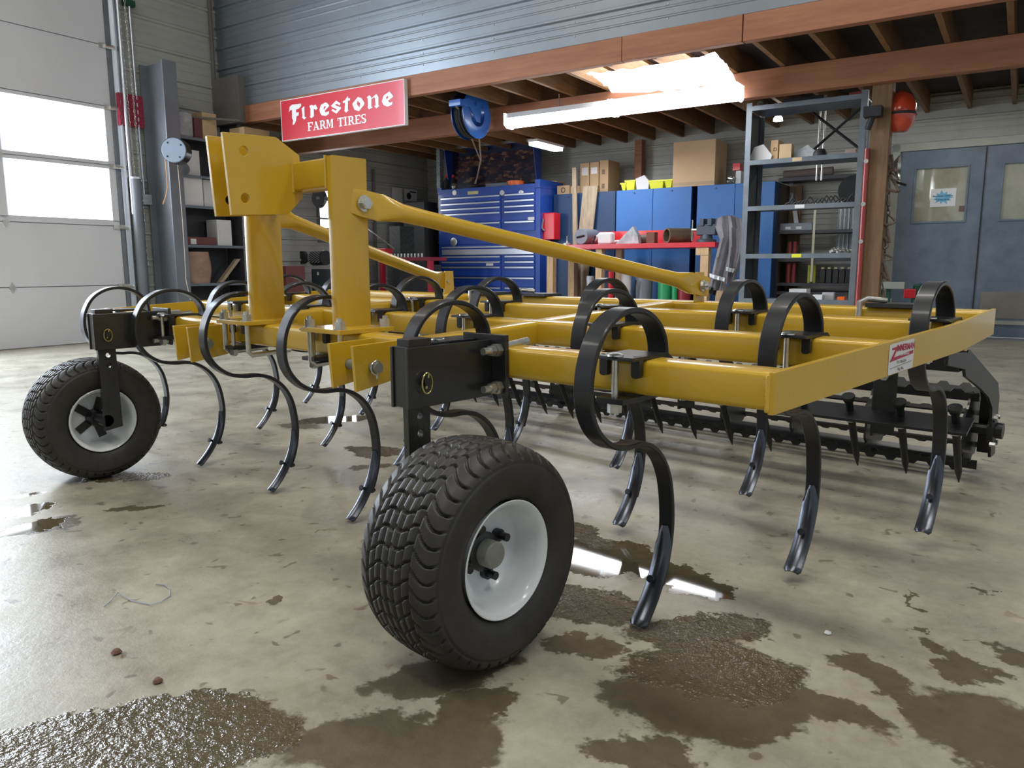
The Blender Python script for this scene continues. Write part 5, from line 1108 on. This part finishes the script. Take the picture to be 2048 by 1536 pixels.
# wall things behind the door track
t = thing('red_cabinet', 'dark red ribbed metal box on the left wall by the door track', 'box', (-6.2, 3.27, 2.27)); box(-6.235, -6.19, 3.10, 3.37, 2.27, 2.60).build('box_body', mat('dull_red', (.30, .02, .05), .5), t, bevel=.004)
for k in range(4): box(-6.19, -6.182, 3.105, 3.365, 2.30 + k * .075, 2.33 + k * .075).build('rib', mat('dull_red', (.30, .02, .05)), t, bevel=.003)
t = thing('conduit', 'thin bright conduit running down the left wall to an outlet box', 'conduit', (-6.2, 3.32, 1.5)); MB().tube([(-6.2, 3.31, 1.56), (-6.2, 3.30, 3.52)], .012, 10).build('conduit_pipe', ALU, t); box(-6.235, -6.17, 3.28, 3.38, 1.46, 1.57).build('outlet_box', ZNC, t, bevel=.003); box(-6.235, -6.18, 3.24, 3.36, 3.50, 3.56).build('junction', DGRN, t)
def chain(v0, z0, v1, z1, lab):
    n_ = int((z0 - z1) / .034); m = MB(); 
    for k in range(n_):
        s_ = k / n_; vv = v0 + (v1 - v0) * s_; zz = z0 + (z1 - z0) * s_; a0 = (k % 2) * pi / 2 + .4
        m.tube([(-6.17 + .009 * cos(a) * cos(a0), vv + .009 * cos(a) * sin(a0), zz + .021 * sin(a)) for a in [2 * pi * j / 8 for j in range(9)]], .0028, 4, False)
    return one('hoist_chain', m, ZNC, (-6.17, v1, z1), lab, 'chain', 'loop of hoist chain on the left wall')
chain(3.165, 3.6, 3.22, .55, 'left run of the thin door hoist chain on the left wall'); chain(3.235, 3.6, 3.28, .75, 'right run of the thin door hoist chain beside the conduit')

# ---- dim corner under the mezzanine, behind the masts
struct('window_1', box(UL, UL + .012, 5.86, 6.42, 1.16, 1.95), PANE, (UL, 6.1, 1.2)); o = bpy.data.objects['window_1']
for q in ((UL, UL + .03, 5.82, 5.86, 1.12, 1.99), (UL, UL + .03, 6.42, 6.46, 1.12, 1.99), (UL, UL + .03, 5.86, 6.42, 1.12, 1.16), (UL, UL + .03, 5.86, 6.42, 1.95, 1.99), (UL + .012, UL + .02, 5.86, 6.42, 1.30, 1.32)): box(*q).build('window_frame', CONC, o)
def stand(px0, px1, py0, v, dep, m_, name, lab, cat, zb=0, bev=.01):
    u0, u1 = at(px0, py0, v)[0], at(px1, py0, v)[0]; z1 = at((px0 + px1) / 2, py0, v)[1]
    t = thing(name, lab, cat, ((u0 + u1) / 2, v + dep / 2, zb)); box(u0, u1, v, v + dep, zb, z1).build('body', m_, t, bevel=bev); return t, u0, u1, z1
u, z = at(634, 396, 5.2)
t = thing('bench_grinder_stand', 'dark machine column with a round chrome guard behind the left mast', 'machine', (u, 5.3, 0))
MB().box(u - .075, u - .03, 5.62, 5.70, 0, z + .12).box(u - .07, u - .035, 5.24, 5.63, z - .02, z + .02).build('column', DRK, t, bevel=.004)
m = MB().lathe([(0, 0), (0, .115), (.03, .125), (.05, .11), (.05, 0)], 'y', (u + .02, 5.2, z), 30); m.build('round_guard', mat('dark_chrome', (.25, .25, .28), .15, .9), t)
MB().lathe([(-.012, 0), (-.012, .02), (0, .022)], 'y', (u + .015, 5.2, z), 12, True).build('axle_nut', TUBE if False else ZNC, t)
box(u - .25, u + .2, 5.62, 5.85, 0, .40).build('base_cabinet', DRK, t, bevel=.01)
u, z = at(607, 420, 5.9); lathe_thing('round_dial', 'large dim round plate behind the hitch plate', 'plate', (u, 5.9, z), [(0, 0), (0, .19), (.02, .20), (.03, .18), (.03, 0)], STL, ax='y', n=30)
bpy.data.objects['round_dial'].location.z += 0
u, z = at(640, 516, 5.35)
t = thing('mesh_drum', 'dark drum with a pale mesh cover behind the left mast', 'drum', (u, 5.4, z - .1)); MB().lathe([(-.11, 0), (-.11, .095), (.11, .095), (.11, 0)], 'x', (u, 5.35, z), 26).build('drum_body', DRK, t)
m = MB()
for k in range(7):
    for j in range(7):
        a = pi * .62 + j * .28 + (k % 2) * .14; yy, zz = 5.35 + .098 * cos(a), z + .098 * sin(a); m.box(u - .10 + k * .028, u - .083 + k * .028, yy - .003, yy + .003, zz - .004, zz + .004)
o = m.build('mesh_wire', ALU, t); o['kind'] = 'stuff'
MB().lathe([(-.13, .07), (-.12, .10), (-.11, .10)], 'x', (u, 5.35, z), 26, True).build('end_ring', ZNC, t)
u, z = at(603, 515, 5.5); lathe_thing('grinding_wheel', 'dark round wheel left of the mesh drum', 'wheel', (u, 5.5, z), [(0, 0), (0, .085), (.05, .085), (.05, 0)], DRK, ax='y', n=24)
t, a, b_, z = stand(622, 664, 538, 5.3, .3, mat('dark_green_grey', (.035, .05, .055), .5), 'pedestal', 'dark pedestal cabinet under the mesh drum', 'cabinet'); a, zz = at(636, 547, 5.3); box(a - .012, a + .012, 5.296, 5.3, zz - .02, zz + .02).build('label_plate', WHP, t)
stand(574, 606, 545, 5.6, .3, POST, 'wooden_crate', 'brown wooden crate behind the tine loops', 'crate')
stand(538, 572, 532, 4.75, .3, mat('maroon_box', (.16, .05, .05)), 'red_toolbox', 'dark red metal toolbox low behind the left mast', 'toolbox')
stand(552, 580, 475, 5.9, .2, mat('grey_green', (.06, .07, .08), .6), 'dark_cabinet', 'dark upright cabinet at the foot of the left wall', 'cabinet')
# posters on the left wall near the corner
for px0, px1, y0, y1, lab in ((784, 806, 374, 446, 'plain white paper pinned on the left wall, left of two'), (809, 834, 377, 403, 'white paper with a dark engine picture on the left wall, right of two')):
    v0, z1 = atU(px0, y0, UL + .03); v1, z0 = atU(px1, y1, UL + .03)
    t = thing('wall_poster', lab, 'poster', (UL + .03, (v0 + v1) / 2, z0)); box(UL + .022, UL + .03, v0, v1, z0, z1).build('paper', WHP, t)
    if px0 > 800: cv, cz_ = v0 + (v1 - v0) * .35, z0 + (z1 - z0) * .4; MB().lathe([(0, 0), (0, .05), (-.003, .055)], 'x', (UL + .033, cv, cz_), 10, True).build('printed_picture', DRK, t); box(UL + .03, UL + .032, v0 + .12, v1 - .02, z1 - .05, z1 - .03).build('printed_title', DRK, t)
t, a, b_, z = stand(806, 848, 404, 7.15, .3, mat('dark_stack', (.03, .03, .03), .7), 'welder_cart', 'tall dark machine below the engine poster', 'machine')
stand(778, 800, 452, 6.6, .3, mat('black_bags', (.04, .045, .04), .8, 0, .5, 20, .5, 20), 'hung_chains', 'dark mass of hung chains and belts near the wall corner', 'chains')
u0, z1 = at(758, 515, 6.2); u1, _ = at(860, 515, 6.2)
t = thing('red_frame_bench', 'dark red steel press frame low left of the tool chest', 'frame', ((u0 + u1) / 2, 6.3, 0)); box(u0, u1, 6.2, 6.55, z1 - .05, z1).build('table', mat('press_red', (.20, .012, .03), .5), t, bevel=.004)
for a in (u0, u1 - .05): box(a, a + .06, 6.2, 6.26, 0, z1 - .05).build('leg', mat('leg_red', (.34, .01, .03), .45), t)
box(u0 + .06, u1 - .06, 6.4, 6.5, .1, z1 - .1).build('clutter_box', DRK, t)
m = MB()
for k in range(11): uu = u0 + .08 + k * .06; m.tube([(uu, 6.3, z1), (uu, 6.3, z1 + .05)], .012, 8)
o = m.build('socket_row', ZNC, t); o['kind'] = 'stuff'
one('red_case', box(*(lambda a: (a - .09, a + .09))(at(766, 503, 6.4)[0]), 6.35, 6.5, z1, at(766, 497, 6.4)[1]), RED, (at(766, 503, 6.4)[0], 6.4, z1), 'small red case on the dark red press frame', 'case', bevel=.006)
pts = [at(733, 455, 6.3), at(790, 498, 6.3)]; one('pry_bar', MB().tube([(pts[0][0], 6.3, pts[0][1]), (pts[1][0], 6.3, pts[1][1])], .010, 8), ZNC, (pts[1][0], 6.3, pts[1][1]), 'long thin bar slanting down to the press frame', 'bar')
t = thing('back_shelving', 'dark shelving with tan shelf edges just left of the tool chest', 'shelf', (-5.9, 7.9, 0))
for px, y0 in ((832, 484), (844, 532), (844, 580)):
    a, z = at(px, y0, 7.7); b_, _ = at(878, y0, 7.7); s_ = box(a, b_ + .1, 7.7, 8.1, z - .02, z).build('shelf_board', WOODL, t)
    for k in range(2): q = a + .06 + k * .16; box(q, q + .05, 7.695, 7.70, z - .022, z + .01).build('shelf_tag', YPL, s_)
a, _ = at(826, 480, 7.72); box(a, a + .05, 7.72, 8.1, 0, 1.7).build('side_panel', WOODD, t); box(a + .05, a + .5, 8.08, 8.1, 0, 1.7).build('back_panel', DRK, t)
t = thing('wall_pipe', 'dark vertical pipe on the left wall near the posters', 'pipe', (UL + .04, 6.8, 0)); v_, z_ = atU(748, 360, UL + .05); MB().tube([(UL + .05, v_, .0), (UL + .05, v_, 2.2)], .018, 10).build('pipe_run', CONC, t)
# a power strip height conduit across the dim wall
# ---- small litter on the floor
def fl(px, py, z=0.):
    dx, dy = (px - 1024) / F_PX, (py - 768) / F_PX
    dr = r * dx + d * dy + f; t_ = (z - CAM.z) / dr.z; P = CAM + dr * t_; return (P.x, P.y)
pts = [fl(x, y) for x, y in ((209, 1215), (222, 1203), (237, 1190), (262, 1203), (300, 1211), (325, 1205), (340, 1195), (340, 1180), (330, 1172), (312, 1171))]
o = MB().tube([(a, b_, .003 + .004 * (i == 2)) for i, (a, b_) in enumerate(pts)], .0014, 6).build('bent_wire', ALU, None, off=(pts[4][0], pts[4][1], 0)); o.location = (pts[4][0], pts[4][1], 0); tag(o, 'thin bright bent wire lying on the concrete floor', 'wire')
CR = mat('dirt_crumb', (.16, .08, .05), .8, 0, .3, 60)
labs = {0: ('brown dirt clod on the dry floor, below the bent wire', (233, 1307), .011), 1: ('small white chip on the floor near the lower right wet streak', (1655, 1268), .008), 2: ('dark leaf crumb on the floor below the bent wire', (316, 1365), .010)}
for k, (lab, (px, py), rr_) in labs.items():
    a, b_ = fl(px, py); m = MB(); n_ = 9
    m.lathe([(0, rr_ * .6), (rr_ * .35, rr_), (rr_ * .8, rr_ * .7), (rr_, 0)], 'z', (a, b_, 0), n_, True)
    m.v = [(x + .25 * rr_ * noise.noise(Vector((x * 200, y * 200, z_ * 200))), y + .25 * rr_ * noise.noise(Vector((y * 200, x * 200, 5))), max(0, z_)) for x, y, z_ in m.v]
    o = m.build('dirt_clod' if k != 1 else 'paint_chip', CR if k != 1 else WHT, None, off=(a, b_, 0)); o.location = (a, b_, 0); tag(o, lab, 'dirt' if k != 1 else 'chip')

# long row of tube lights far down the hall behind the camera (mirrored in the door window)
t = thing('hall_light', 'long row of fluorescent tubes far down the hall, mirrored in the door window', 'light', (-1.2, -13.5, 3.6))
MB().quadstrip([[(-.80, -8.3, 3.50), (-.66, -8.3, 3.50), (-.66, -8.3, 3.56), (-.80, -8.3, 3.56)], [(-1.56, -18.5, 3.50), (-1.36, -18.5, 3.50), (-1.36, -18.5, 3.56), (-1.56, -18.5, 3.56)]]).build('tube_cover', mat('hall_tube', (1, 1, 1), .4, emit=(.96, .98, 1.0), estr=14.0), t)
for k in (.05, .5, .95): MB().tube([(-.73 - .73 * k, -8.3 - 10.2 * k, 3.56), (-.73 - .73 * k, -8.3 - 10.2 * k, 5.2)], .01, 6).build('hanger', ZNC, t)
